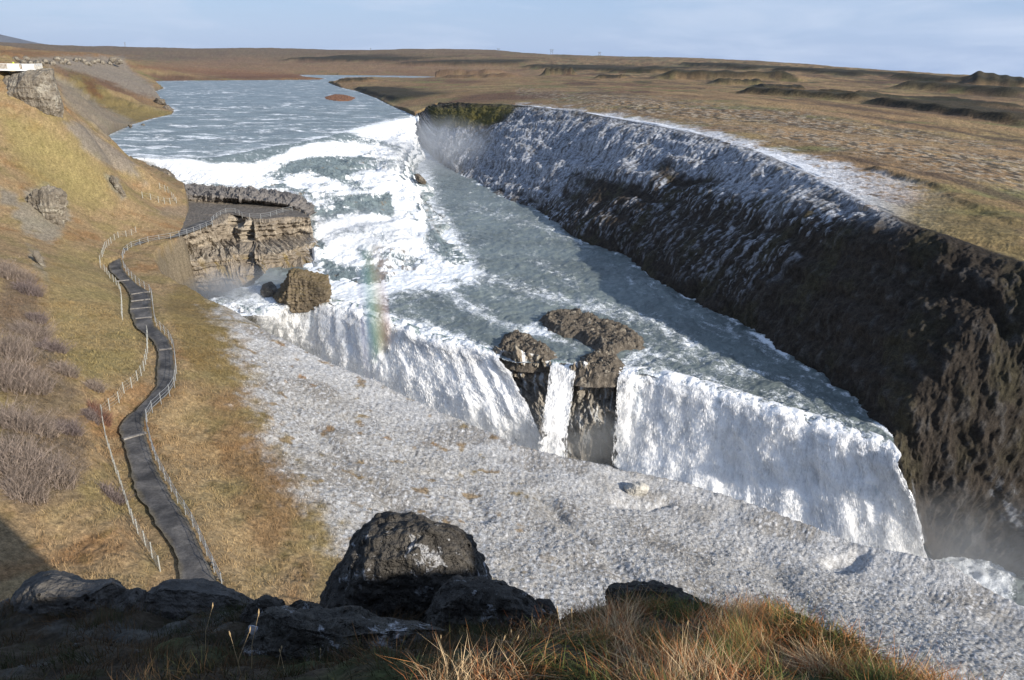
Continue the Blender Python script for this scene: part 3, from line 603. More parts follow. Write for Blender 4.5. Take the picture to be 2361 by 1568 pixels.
# ------------------------------------------------------------------ falls
def fall(name, rows, nu, nv, amp, seed, streak=1.0, tv=None, label=None, back=0.0, density=0.0, wall=False, flow=None, lip0=0.0):
    R = [np.array([UZ(*p) for p in r]) for r in rows]
    P = loft(R, nu, np.linspace(0, len(R) - 1, nv) if tv is None else tv); N = normals(P)
    if (N[..., 1] > 0).mean() > .5: N = -N
    au = arclen(P, 1)[nv // 2][None, :] + 0 * P[..., 0]; av = arclen(P, 0); v = np.linspace(0, len(R) - 1, nv)[:, None] + 0 * au
    wob = fbm(au / 9, av / 14, 3, seed + 2) * 1.6
    s1 = .5 + .6 * fbm((au + wob) / 4.2, av / 16 * streak, 3, seed); s2 = .5 + .55 * fbm((au + wob) / 1.3, av / 6.0 * streak, 4, seed + 9); cl_ = .45 + .6 * fbm(au / 2.2, av / 2.8, 5, seed + 17, .6); s3 = fbm((au + wob) / .45, av / 5, 3, seed + 23)
    fade = ss(-.6, .9, v) * ss(0, .25, v)
    Hn = N.copy(); Hn[..., 2] = 0; Hn /= np.linalg.norm(Hn, axis=2, keepdims=True) + 1e-6; Hn = Hn[min(nv - 1, int(nv * .5))][None]; sc_ = np.clip(.5 + .8 * fbm(au / 8, au * 0, 4, seed + 31) + .4 * fbm(au / 2.2, v * 2, 4, seed + 33), 0, 2)
    P = P + Hn * (sc_ * 1.3 * amp * ss(.15, 1.0, v))[..., None]
    P = P + N * (((s1 - .5) * 1.1 + (s2 - .5) * .3 + (cl_ - .45) * .7) * amp * fade)[..., None]
    k1 = fbm((au + wob) / .7, av / 9, 3, seed + 41); k2 = fbm((au + wob) / 2.6, av / 26, 3, seed + 43); w = .92 + .28 * (s1 - .5) + .24 * (s2 - .5) + .22 * k1 + .26 * k2 + .35 * (cl_ - .45) + .14 * s3 + .16 * ss(.8, 3.5, v) - density; w = np.where(w < .5, .5 - (.5 - w) * 1.3, w)
    lipmix = ss(-.1 - lip0, .9 - lip0, v + .9 * (cl_ - .45) + .5 * s3)
    c = np.zeros(P.shape, np.float32) + np.array((.13, .19, .185), np.float32)
    wcol = np.stack([w * .97, w * 1.0, w * 1.02], -1)
    c = c + (np.clip(wcol * 1.25, .2, .93) - c) * np.clip(lipmix, 0, 1)[..., None]
    ed_ = np.minimum(np.arange(nu)[None, :], nu - 1 - np.arange(nu)[None, :]) * (au.max() / nu) + 0 * au; kp = ed_ > (.15 + .5 * np.abs(fbm(av / 3, au * 0 + seed, 3, seed + 51)) * 3 * ss(.5, 3, v) + .25 * perlin(av / .7, au / .7, seed + 53)); kp = kp[:-1, :-1]
    v_, f_, a_ = compact(P.reshape(-1, 3), gridfaces(nv, nu, kp), {'Col': c.reshape(-1, 3).astype(np.float32)}); o = new_mesh(name, v_, f_, M_FALLS, a_)
    n_ = int(au.max() * 420); iv = rng.integers(int(nv * .22), nv - 12, n_); iu = rng.integers(3, nu - 3, n_); keep_ = rng.random(n_) < ss(-.55, .3, k2[iv, iu] + .4 * k1[iv, iu]); iv, iu = iv[keep_], iu[keep_]; n_ = len(iv)
    p0 = P[iv, iu] + N[iv, iu] * rng.uniform(.02, .5, (n_, 1)) * amp; dn = P[np.minimum(iv + 10, nv - 1), iu] - P[iv, iu]; dn /= np.linalg.norm(dn, axis=1)[:, None] + 1e-6; L_ = rng.uniform(.2, 1.0, n_)[:, None]; sd_w = np.stack([rng.normal(0, 1, n_), rng.normal(0, 1, n_), 0 * L_[:, 0]], 1); sd_w /= np.linalg.norm(sd_w, axis=1)[:, None]; sd_w *= rng.uniform(.03, .10, n_)[:, None]
    Vv = np.stack([p0, p0 + dn * L_ * .4 + sd_w, p0 + dn * L_, p0 + dn * L_ * .4 - sd_w], 1).reshape(-1, 3); kk = np.arange(n_)[:, None] * 4 + np.arange(4)[None]; cw = np.repeat(rng.uniform(.82, .97, (n_, 1)), 3, 1)
    st_o = new_mesh('spray', Vv, kk, M_SPRAY, {'Col': np.repeat(cw[:, None], 4, 1).reshape(-1, 3)}); tag(st_o, None, None, None, 'stuff'); st_o['kind'] = 'stuff'; st_o.parent = o
    return tag(o, label, None, None, 'structure')
fall('waterfall', [
    [(528, 694, -11.92), (590, 712, -11.92), (660, 690, -11.92), (740, 684, -11.92), (830, 702, -11.92), (910, 732, -11.92), (990, 764, -11.92), (1070, 784, -11.92), (1155, 812, -11.92)],
    [(528, 704, -12.0), (600, 724, -12.0), (665, 704, -12.0), (745, 700, -12.0), (830, 720, -12.0), (910, 750, -12.0), (990, 782, -12.0), (1070, 800, -12.0), (1158, 827, -12.0)],
    [(522, 714, -14), (600, 738, -14), (660, 724, -14), (745, 728, -14), (830, 752, -14), (920, 785, -14), (1010, 815, -14), (1090, 835, -14), (1188, 862, -14)],
    [(505, 730, -20), (575, 762, -20), (645, 775, -20), (745, 800, -20), (840, 840, -20), (940, 880, -20), (1050, 915, -20), (1140, 945, -20), (1238, 966, -20)],
    [(490, 752, -28.6), (550, 805, -28.6), (640, 835, -28.8), (745, 885, -28.8), (850, 935, -28.8), (960, 990, -28.8), (1080, 1030, -28.8), (1170, 1060, -28.8), (1290, 1072, -28.4)]],
    900, 300, .9, 201, label='broad white lower fall left of the brown rock island')
fall('waterfall', [
    [(1268, 828, -11.8), (1300, 832, -11.8), (1332, 840, -11.8)], [(1270, 842, -12.0), (1300, 846, -12.0), (1330, 852, -12.0)], [(1266, 872, -13.6), (1296, 876, -13.6), (1326, 882, -13.6)],
    [(1252, 965, -19.2), (1284, 968, -19.2), (1314, 970, -19.2)], [(1230, 1060, -26), (1270, 1064, -26), (1308, 1068, -26)]], 160, 260, .45, 231, 1.0, label='narrow white thread of water between the two lower falls', density=.05)
fall('waterfall', [
    [(1428, 846, -11.9), (1500, 846, -11.9), (1600, 868, -11.9), (1700, 898, -11.9), (1800, 930, -11.9), (1900, 960, -11.9), (1990, 988, -11.9), (2050, 1012, -11.9), (2078, 1045, -11.9)],
    [(1425, 864, -12.05), (1500, 867, -12.05), (1600, 888, -12.05), (1700, 922, -12.05), (1800, 952, -12.05), (1900, 982, -12.05), (1990, 1008, -12.05), (2052, 1036, -12.05), (2084, 1070, -12.05)],
    [(1422, 893, -14), (1500, 900, -14), (1600, 925, -14), (1700, 957, -14), (1800, 990, -14), (1900, 1022, -14), (1992, 1050, -14), (2062, 1080, -14), (2100, 1105, -14)],
    [(1418, 985, -21), (1495, 998, -21), (1595, 1030, -21), (1700, 1068, -21), (1805, 1106, -21), (1910, 1142, -21), (2005, 1172, -21), (2085, 1198, -21), (2130, 1208, -21)],
    [(1412, 1070, -26.8), (1480, 1100, -26.8), (1590, 1145, -26.8), (1700, 1187, -26.8), (1810, 1225, -26.8), (1920, 1265, -27), (2020, 1295, -27.5), (2105, 1310, -28.5), (2146, 1310, -28.6)]],
    1300, 320, 1.0, 261, lip0=1.1, label='broad white lower fall right of the brown rock island, next to the dark cliff')
# rock wall behind the lower falls
R = [[(1120, 800, -12.3), (1180, 808, -11.2), (1240, 818, -11.0), (1285, 840, -11.9), (1335, 838, -11.2), (1385, 835, -10.8), (1440, 855, -11.9), (1480, 862, -12.6)],
     [(1128, 812, -12.8), (1185, 826, -12.0), (1240, 832, -12.0), (1290, 852, -12.9), (1335, 858, -12.2), (1385, 862, -12), (1436, 872, -12.8), (1480, 876, -14)],
     [(1150, 860, -16), (1195, 875, -16), (1245, 885, -16), (1290, 895, -16), (1335, 905, -16), (1385, 910, -16), (1434, 915, -16), (1480, 920, -17)],
     [(1190, 960, -22), (1215, 975, -22), (1255, 985, -22), (1295, 990, -22), (1338, 990, -22), (1385, 992, -22), (1430, 992, -22), (1475, 1000, -23)],
     [(1220, 1075, -29.4), (1240, 1075, -29.4), (1270, 1078, -29.4), (1300, 1080, -29.4), (1340, 1082, -29.4), (1385, 1082, -29.4), (1430, 1082, -29.4), (1470, 1095, -30)]]
R = [np.array([UZ(*p) for p in r]) for r in R]; P = loft(R, 420, np.linspace(0, 4, 420)); N = normals(P)
if (N[..., 1] > 0).mean() > .5: N = -N
au = arclen(P, 1)[100][None, :] + 0 * P[..., 0]; av = arclen(P, 0)
b1 = billow(au / 2.2, av / 3.2, 4, 301); b2 = fbm(au / .7, av / 1.1, 4, 305); P = P + N * ((b1 - .5) * 1.3 + b2 * .45 + fbm(au / 5, av / 7, 3, 307) * 1.8 - .2 + np.clip(perlin(av / 2.6, au / 30, 311) * 2.5, -1, 1) * .35)[..., None]
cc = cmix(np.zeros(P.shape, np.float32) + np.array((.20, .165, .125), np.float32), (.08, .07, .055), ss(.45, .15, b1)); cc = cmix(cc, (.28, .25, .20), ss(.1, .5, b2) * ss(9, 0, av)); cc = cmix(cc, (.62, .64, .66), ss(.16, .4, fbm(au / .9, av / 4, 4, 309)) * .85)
vall = np.linspace(0, 1, 420)[:, None] + 0 * au
cc = cmix(cc, (.24, .23, .21), ss(.35, .6, vall) * .6)
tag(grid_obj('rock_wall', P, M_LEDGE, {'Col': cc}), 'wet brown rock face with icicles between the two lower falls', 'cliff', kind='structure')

# upper cascade
R0 = [(300, 364), (400, 368), (500, 366), (620, 343), (740, 323), (830, 298), (900, 280), (952, 266), (975, 284)]
CR = [
 [(x, y - 5, 0.02) for x, y in R0[:8]] + [(968, 262, .02)],
 [(305, 367, -.1), (400, 371, -.1), (500, 369, -.1), (620, 346, -.1), (740, 326, -.1), (830, 301, -.1), (900, 283, -.1), (950, 270, -.1), (965, 275, -.5)],
 [(308, 388, -4.6), (400, 416, -4.8), (510, 430, -5), (640, 405, -4.2), (750, 370, -3.4), (840, 330, -3), (905, 306, -3), (950, 300, -4), (966, 312, -11)],
 [(340, 410, -5.4), (430, 430, -5.4), (560, 437, -5.4), (670, 432, -5.2), (780, 400, -5), (860, 360, -5), (915, 335, -5), (952, 330, -7), (966, 345, -12.3)],
 [(420, 440, -6), (520, 447, -6), (640, 452, -6), (715, 482, -6.0), (790, 462, -6), (865, 440, -6), (915, 405, -6.2), (945, 390, -9), (970, 420, -12.4)],
 [(430, 446, -6.4), (560, 452, -6.4), (690, 470, -6.4), (716, 500, -7), (800, 490, -7.5), (880, 470, -7.6), (930, 445, -8), (965, 440, -11), (1000, 480, -12.5)],
 [(440, 470, -9), (560, 470, -9), (690, 500, -9), (722, 560, -9.8), (800, 560, -10.2), (890, 545, -10.2), (955, 520, -10.6), (995, 530, -12), (1030, 560, -12.7)],
 [(450, 500, -13), (560, 500, -13), (690, 540, -13), (728, 620, -12.2), (795, 645, -12.3), (890, 645, -12.2), (980, 630, -12.2), (1050, 605, -12.4), (1080, 600, -12.9)],
 [(450, 520, -14), (560, 520, -14), (690, 560, -14), (735, 660, -13.2), (800, 685, -13.2), (890, 685, -13.2), (990, 665, -13.2), (1075, 635, -13.2), (1100, 625, -13.6)]]
R = [np.array([UZ(*p) for p in r]) for r in CR]; NU, NV = 1100, 620
P = loft(R, NU, np.linspace(0, 8, NV)); au = arclen(P, 1)[200][None, :] + 0 * P[..., 0]; av = arclen(P, 0); v = np.linspace(0, 8, NV)[:, None] + 0 * au
x, y = P[..., 0], P[..., 1]
st1 = billow(x / 9, y / 9, 4, 321); st2 = billow(x / 3, y / 3, 4, 331); st3 = fbm(x / 1.2, y / 2.0, 3, 341)
fade = ss(.9, 1.8, v) * ss(8, 7.3, v)
quant = P[..., 2] + fbm(x / 16, y / 16, 3, 351) * 1.6
stepz = np.floor(quant / 2.6) * 2.6 + 2.6 * ss(.55, 1, (quant / 2.6) % 1)
inn = ss(1.9, 2.6, v) * ss(7.6, 6.8, v)
P[..., 2] = mix(P[..., 2], P[..., 2] + np.clip(stepz - quant + 1.2, -1.4, 1.4) * .95, inn) + ((st1 - .45) * .6 + (st2 - .45) * .4 + st3 * .1) * fade
uu = np.linspace(0, 1, NU)[None, :] + 0 * v; P[..., 0] += (fbm(v * 1.7, v * 0 + 3, 4, 391) * 7 + st2 * 1.2) * ss(.86, 1.0, uu) * ss(.8, 2, v); P[..., 2] -= .9 * ss(.97, 1, uu)
N = normals(P); N = N * np.sign(N[..., 2:3]); flat = N[..., 2]
gy = N[..., 2]
X, Y = proj(P.reshape(-1, 3)); X = X.reshape(v.shape); Y = Y.reshape(v.shape); n = fbm(x / 8, y / 8, 4, 361)
flow = fbm((x + .35 * y) / 1.5, (y - .35 * x) / 9, 5, 371, .6)
frac = (quant / 2.6) % 1; white = .33 + .42 * ss(.98, .80, flat) + .38 * flow + .28 * n - .55 * ss(.34, .12, frac) * ss(.95, 1, frac + .97) * inn * ss(-.3, .2, n + flow * .5)
zc = lambda L: [(a_ * .3905 + 230.6, b_ * .3905 + 207.8) for a_, b_ in L]
white = white - .12
for pl, a, sf in ((zc([(190, 400), (450, 400), (700, 432), (900, 432), (1050, 395), (1150, 340), (1300, 305), (1500, 310), (1700, 340), (1770, 390), (1600, 392), (1400, 378), (1200, 402), (1050, 462), (960, 505), (1080, 555), (850, 580), (700, 548), (450, 530), (300, 470)]), .75, 5),
                  (zc([(1080, 490), (1250, 480), (1420, 545), (1480, 590), (1650, 605), (1300, 605), (1100, 565)]), .6, 6), (zc([(1640, 190), (1840, 160), (1850, 300), (1810, 345), (1700, 300), (1390, 228), (1400, 205)]), .75, 6),
                  (zc([(1640, 455), (1800, 515), (1890, 600), (1870, 700), (1910, 750), (1750, 745), (1715, 600), (1600, 565), (1490, 500)]), .65, 8), (zc([(900, 590), (1250, 645), (1470, 690), (1380, 722), (1200, 655)]), .4, 5),
                  (zc([(1235, 730), (1330, 740), (1450, 700), (1700, 745), (1900, 765), (1935, 830), (1880, 880), (1960, 960), (2140, 1040), (2050, 1110), (1800, 1140), (1700, 1090), (1600, 950), (1480, 905), (1560, 1020), (1450, 1050), (1360, 1000), (1330, 900), (1280, 820)]), .7, 9),
                  (zc([(1060, 440), (1250, 398), (1550, 420), (1640, 460), (1450, 472), (1440, 540), (1250, 475), (1080, 500)]), -.6, 6), (zc([(400, 560), (900, 602), (1200, 640), (1250, 722), (1330, 700), (1500, 640), (1720, 620), (1740, 745), (1500, 722), (1330, 765), (1240, 740), (1150, 660), (700, 610), (420, 590)]), -.6, 6),
                  (zc([(1640, 950), (1800, 940), (1950, 1030), (1900, 1115), (1740, 1090)]), -.5, 9), (zc([(1350, 1010), (1500, 1050), (1600, 1150), (1420, 1260), (1370, 1120)]), -.3, 9)):
    white = white + a * pmask(X, Y, pl, sf * 1.3, n * 10 + flow * 7)
white = white + .4 * (X > 945) * ss(380, 300, Y)
w = np.clip(white, 0, 1)
c = np.zeros(P.shape, np.float32) + np.array((.14, .175, .185), np.float32)
rockm = ss(.35, .6, fbm(x / 3.2, y / 3.2, 4, 381)) * ss(.97, .85, flat) * ss(1.05, .7, w) * .85
c = c + (np.array((.82, .84, .86), np.float32) - c) * ss(.25, .75, w)[..., None]; c = cmix(c, (.16, .13, .095), np.clip(rockm, 0, 1)); c = cmix(c, (.12, .1, .08), pmask(X, Y, [(868, 560), (940, 575), (965, 630), (900, 650), (840, 610)], 12, n * 10) * ss(.05, .4, st3 + n) * .8)
tag(grid_obj('cascade', P, M_CASC, {'Col': c.astype(np.float32)}), 'wide stepped upper cascade of white water across the river', 'waterfall', kind='structure')
print('falls', time.time() - T0)

# ------------------------------------------------------------------ rock ledge with the viewpoint
LR = [
 [(400, 422, -7), (470, 428, -7), (524, 432, -7), (580, 436, -7), (640, 441, -7), (695, 455, -7), (722, 474, -8), (730, 492, -9)],
 [(405, 428, -1.0), (470, 433, -.8), (524, 437, -.8), (580, 441, -.9), (640, 447, -1), (688, 461, -1.4), (712, 477, -2), (719, 492, -2.4)],
 [(420, 448, -1.0), (475, 452, -.9), (520, 455, -.9), (570, 459, -1), (625, 465, -1.2), (665, 472, -1.7), (692, 480, -2.2), (716, 494, -2.5)],
 [(425, 462, -2.7), (475, 466, -2.7), (520, 466, -2.8), (570, 468, -2.8), (625, 473, -2.8), (660, 478, -2.8), (690, 486, -2.8), (714, 498, -2.8)],
 [(385, 540, -2.5), (430, 528, -2.7), (480, 515, -2.8), (528, 492, -2.8), (572, 503, -2.9), (614, 505, -2.9), (662, 500, -2.9), (714, 502, -3)],
 [(388, 552, -3.4), (432, 540, -3.4), (482, 526, -3.4), (534, 505, -3.5), (574, 512, -3.5), (616, 513, -3.5), (664, 508, -3.6), (716, 508, -3.8)],
 [(392, 582, -7.5), (440, 572, -7.8), (490, 560, -7.8), (545, 548, -8), (580, 556, -8), (620, 553, -8), (668, 545, -8), (722, 540, -8)],
 [(400, 605, -8.2), (445, 600, -8.3), (500, 592, -8.5), (552, 585, -8.5), (594, 590, -8.6), (640, 582, -8.6), (688, 570, -8.6), (732, 556, -8.8)],
 [(415, 635, -11), (460, 632, -11.5), (510, 630, -12), (565, 628, -12), (604, 625, -11.5), (650, 610, -11.5), (696, 596, -11.3), (742, 582, -11)],
 [(425, 662, -14), (475, 668, -15), (525, 672, -16), (580, 668, -16), (612, 650, -14), (655, 630, -13), (700, 625, -13), (765, 625, -12.8)],
 [(430, 690, -20), (480, 702, -22), (535, 712, -24), (590, 705, -24), (618, 682, -20), (660, 655, -16), (710, 650, -15), (780, 650, -14)],
 [(440, 730, -29), (490, 742, -30), (540, 752, -30), (595, 745, -30), (625, 720, -27), (665, 690, -22), (720, 680, -19), (790, 670, -16)]]
R = [np.array([UZ(*p) for p in r]) for r in LR]; NU, NV = 760, 760
P = loft(R, NU, np.linspace(0, 11, NV), lin); N = normals(P)
if (N[..., 2] < 0).mean() > .5: N = -N
au = arclen(P, 1)[300][None, :] + 0 * P[..., 0]; av = arclen(P, 0); v = np.linspace(0, 11, NV)[:, None] + 0 * au
x, y, z = P[..., 0].copy(), P[..., 1].copy(), P[..., 2].copy()
pf_ = ss(2.9, 3.15, v) * ss(4.1, 3.9, v)           # the walked platform stays smooth
big = fbm(au / 12, av / 12, 3, 401); b1 = billow(au / 3.5, z / 2.2 + av / 9, 4, 411); b2 = fbm(au / .9, z / .9 + av / 3, 4, 421); strat = np.clip(perlin(z / .9 + .6 * fbm(au / 9, z / 3, 2, 5), au / 45, 431) * 3, -1, 1)
cliffm = ss(4.4, 5.2, v)
Hz = N.copy(); Hz[..., 2] = 0; Hz /= np.linalg.norm(Hz, axis=2, keepdims=True) + 1e-6
P = P + N * (((b1 - .5) * .9 * (1 + .9 * ss(3, 2.6, v)) + b2 * .3) * (1 - pf_) * mix(.7, 1, cliffm))[..., None] + Hz * (strat * .45 * cliffm + big * 2.2 * cliffm * ss(4.4, 6, v))[..., None]
P[..., 2] += b2 * .05 * pf_
X, Y = proj(P.reshape(-1, 3)); X = X.reshape(v.shape); Y = Y.reshape(v.shape)
crk = np.minimum(np.hypot((X - 572) / 14, (Y - 560) / 60), np.hypot((X - 590) / 16, (Y - 640) / 45)); crk = np.minimum(crk, np.hypot((X - 545) / 16, (Y - 508) / 16))
P = P - Hz * (ss(1.3, .5, crk) * 2.6)[..., None]
cc = np.zeros(P.shape, np.float32) + np.array((.215, .18, .14), np.float32)
cc = cmix(cc, (.31, .265, .205), ss(-.1, .5, b2 + big) * ss(4.5, 5.2, v) * ss(7.6, 7.0, v)); cc = cmix(cc, (.17, .125, .05), ss(.0, .45, fbm(au / 5, av / 4, 4, 441)) * ss(6.9, 7.4, v) * .85)
cc = cmix(cc, (.21, .13, .035), ss(.1, .4, fbm(au / 4, av / 4, 4, 443)) * ss(8, 8.6, v) * ss(11, 9.5, v) * .8)
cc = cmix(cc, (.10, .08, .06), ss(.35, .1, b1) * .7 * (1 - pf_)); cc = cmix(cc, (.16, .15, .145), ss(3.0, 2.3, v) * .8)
cc = cmix(cc, (.125, .112, .10), pf_ * (1 - .5 * ss(.1, .5, fbm(x / 6, y / 3, 4, 451)))); cc = cmix(cc, (.05, .05, .05), ss(.4, .9, strat) * .0)
cc = cmix(cc, (.55, .57, .6), ss(690, 750, X) * ss(530, 560, Y) * ss(.0, .3, fbm(au / 2, av / 1, 4, 455)) * .9)
cc = cmix(cc, (.13, .10, .06), ss(9.2, 10, v) * .7)
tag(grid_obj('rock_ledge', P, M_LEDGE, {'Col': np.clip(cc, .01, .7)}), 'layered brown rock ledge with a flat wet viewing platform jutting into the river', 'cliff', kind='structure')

# ------------------------------------------------------------------ walking path
k = 6; PLs = cr(PL, np.linspace(0, len(PL) - 1, len(PL) * 12)); PRs = cr(PR, np.linspace(0, len(PL) - 1, len(PL) * 12)); n = len(PLs)
t = np.linspace(0, 1, 11)[None, :, None]; P = PLs[:, None] * (1 - t) + PRs[:, None] * t
P[..., 2] += .02 + .03 * np.sin(np.linspace(0, math.pi, 11))[None]
P[..., 2] += fbm(P[..., 0] / 1.5, P[..., 1] / 1.5, 3, 461) * .03
edge = np.minimum(t[..., 0], 1 - t[..., 0]) * np.ones((n, 1)); jag = perlin(P[..., 0] / 1.2, P[..., 1] / 1.2, 9) * .25
dirx = (PRs - PLs); P += (dirx[:, None] * ((t * 0) + 1)) * (np.where(edge < .01, jag, 0) * np.where(t[..., 0] < .5, -1, 1) * .25)[..., None]
cc = np.zeros(P.shape, np.float32) + np.array((.085, .08, .077), np.float32); pn = fbm(P[..., 0] / 2.5, P[..., 1] / 2.5, 4, 471); cc = cmix(cc, (.14, .13, .12), ss(.0, .5, pn)); cc = cmix(cc, (.045, .043, .042), ss(0, .5, -pn)); cc = cmix(cc, (.17, .14, .09), ss(.16, .0, edge + .08 * pn) * .7)
M_PATH = mat_land('path_tarmac', 3.0, 14.0, .35, .04, .7)
tag(grid_obj('path', P, M_PATH, {'Col': cc}), kind='structure')
print('ledge+path', time.time() - T0)
# ------------------------------------------------------------------ ground lookup
HG = HH.reshape(len(rr), NA)
def gz(x, y):
    a = (np.arctan2(x, y) - AZ0) / (AZ1 - AZ0) * (NA - 1); r = np.interp(np.hypot(x, y), rr, np.arange(len(rr)))
    a = np.clip(a, 0, NA - 1.001); r = np.clip(r, 0, len(rr) - 1.001); i = a.astype(int) if isinstance(a, np.ndarray) else int(a); j = r.astype(int) if isinstance(r, np.ndarray) else int(r); u = a - i; v = r - j
    return (HG[j, i] * (1 - u) + HG[j, i + 1] * u) * (1 - v) + (HG[j + 1, i] * (1 - u) + HG[j + 1, i + 1] * u) * v
def hit(X, Y, d0=30, d1=260):          # where the sight line through a traced point meets the ground
    r = ray(X, Y); r = r / r[1]; ds = np.arange(d0, d1, .25); Pn = CAM + r * ds[:, None]; h = gz(Pn[:, 0], Pn[:, 1]); b = np.nonzero(Pn[:, 2] < h)[0]
    if len(b) == 0: return Pn[-1]
    p = Pn[b[0]].copy(); p[2] = h[b[0]]; return p
def flat_mat(name, col, rough=.7, metal=0.0, var=.15, scale=20):
    m, nt, b = mat_new(name); n = noise(nt, scale, 3, .6, geo_pos(nt)); c = mixcol(nt, maprange(nt, n.outputs[0], .3, .7, 0, 1), [v * (1 - var) for v in col], [v * (1 + var) for v in col])
    nt.links.new(c, b.inputs['Base Color']); b.inputs['Roughness'].default_value = rough; b.inputs['Metallic'].default_value = metal; return m
M_POST = flat_mat('pale_post', (.34, .34, .31)); M_STEEL = flat_mat('galvanised_steel', (.34, .35, .35), .5, .3); M_WHITE = flat_mat('white_paint', (.78, .78, .76)); M_STONE = flat_mat('pale_kerb_stone', (.19, .175, .16), .9, 0, .4, 3)

def fence(name, label, feet, h, r, mat, wires, wr, snap=None, posts=True, group=None, zoff=0):
    feet = [np.array(p) for p in feet]; root = empty(name, feet[0]); tag(root, label, 'fence', group)
    for p in feet:
        m = MB(); q = p + [random.uniform(-.03, .03), random.uniform(-.03, .03), 0]; m.tube([p - [0, 0, .4], q + [0, 0, h]], r, 6); m.tube([q + [0, 0, h], q + [0, 0, h + .03]], r * 1.25, 6); m.build('post', mat, root)
    for k in wires:
        m = MB(); pts = []
        for i in range(len(feet) - 1):
            for t in (0, .5): pts.append(feet[i] * (1 - t) + feet[i + 1] * t + [0, 0, k * h - (.03 if t else 0)])
        pts.append(feet[-1] + [0, 0, k * h]); m.tube(pts, wr, 4); m.build('rail' if wr > .02 else 'wire', mat, root)
    return root
def feet_of(L, f=hit): return [f(*p) for p in L]
def resample(P, step):
    P = np.array(P); d = np.r_[0, np.cumsum(np.linalg.norm(np.diff(P, axis=0), axis=1))]; n = max(2, int(round(d[-1] / step)) + 1); t = np.linspace(0, d[-1], n)
    return [np.array([np.interp(v, d, P[:, i]) for i in range(3)]) for v in t]
F1 = [(329, 457), (348, 461), (366, 467), (380, 471), (393, 472), (407, 469)]
F1b = [(407, 469), (402, 462), (397, 457), (388, 445), (381, 442), (369, 437)]
F2 = [(314, 536), (295, 546), (276, 546), (266, 554), (257, 561), (248, 570), (240, 580), (236, 594), (231, 606), (232, 618), (243, 628), (252, 640), (260, 648), (267, 656), (274, 664), (279, 676), (281, 691), (282, 711), (283, 739)]
F3a = [(341, 772), (341, 792), (341, 815), (337, 840), (331, 862), (321, 877), (310, 892), (298, 901), (286, 911), (275, 930), (261, 940), (248, 954), (237, 962)]
F3b = [(237, 962), (239, 985), (243, 1008), (249, 1030), (257, 1055), (264, 1080), (272, 1102), (280, 1124), (288, 1150), (296, 1175), (304, 1200), (313, 1222), (323, 1243), (336, 1262), (356, 1298), (370, 1320)]
def snapz(P):
    P = np.array(P); P[2] = gz(P[0], P[1]); return P
fence('wire_fence', 'short row of white stakes on the grassy slope above the rock ledge', feet_of(F1), 1.5, .07, M_POST, (.9, .5), .015)
fence('wire_fence', 'row of stakes climbing the slope beside the river, left of the rock ledge', feet_of(F1b), 1.5, .06, M_POST, (.9, .5), .015)
fence('wire_fence', 'curved wire fence round the outside of the path bend near the rock ledge', [snapz(p) for p in resample(feet_of(F2), 2.4)], 1.25, .05, M_POST, (.95, .7, .45, .2), .012)
fence('wire_fence', 'wire fence on the grass left of the middle bend of the dark path', [snapz(p) for p in resample(feet_of(F3a), 2.2)], 1.25, .045, M_POST, (.95, .7, .45, .2), .011)
fence('wire_fence', 'long straight wire fence running down beside the lower dark path', [snapz(p) for p in resample(feet_of(F3b), 1.9)], 1.3, .045, M_POST, (.95, .72, .5, .28, .1), .010)
# handrail on the outer side of the path and round the ledge
k0 = 22
out = [PR[i] + (PR[i] - PL[i]) / np.linalg.norm(PR[i] - PL[i]) * .25 for i in range(len(PR))]
low = resample([p for p in out[:21]], 2.3); fence('handrail', 'steel handrail along the gorge side of the lower dark path', low, 1.1, .035, M_STEEL, (.98, .6, .3), .022)
up_ = resample([p for p in out[20:]] + [UZ(485, 516, -2.8), UZ(494, 506, -2.8), UZ(507, 497, -2.8), UZ(524, 490, -2.8), UZ(541, 490, -2.8), UZ(550, 493, -2.8), UZ(556, 499, -2.8), UZ(568, 502, -2.8), UZ(582, 504, -2.8), UZ(600, 504, -2.8), UZ(615, 502, -2.8), UZ(631, 498, -2.8), UZ(647, 491, -2.8), UZ(674, 486, -2.8)], 3.0)
fence('handrail', 'steel handrail from the path bend out along the edge of the rock ledge', up_, 1.15, .05, M_STEEL, (.98, .6, .3), .03)
path_o = bpy.data.objects['path']
for a, b, z in (((302, 678), (345, 672), -.5), ((302, 694), (347, 689), 0), ((300, 712), (348, 708), .25), ((268, 648), (298, 645), -1), ((367, 806), (397, 803), .68), ((284, 1012), (338, 997), 1.1), ((312, 734), (350, 730), .35)):
    A_ = UZ(*a, z + .12); B_ = UZ(*b, z + .12); dv = B_ - A_; L = np.linalg.norm(dv); ex = dv / L; ey = np.cross([0, 0, 1], ex); m = MB(); m.box((A_ + B_) / 2 - [0, 0, .02], (L * .98, .28, .14), (ex, ey, [0, 0, 1])); m.build('step_edge', M_STONE, path_o)
print('fences', time.time() - T0)

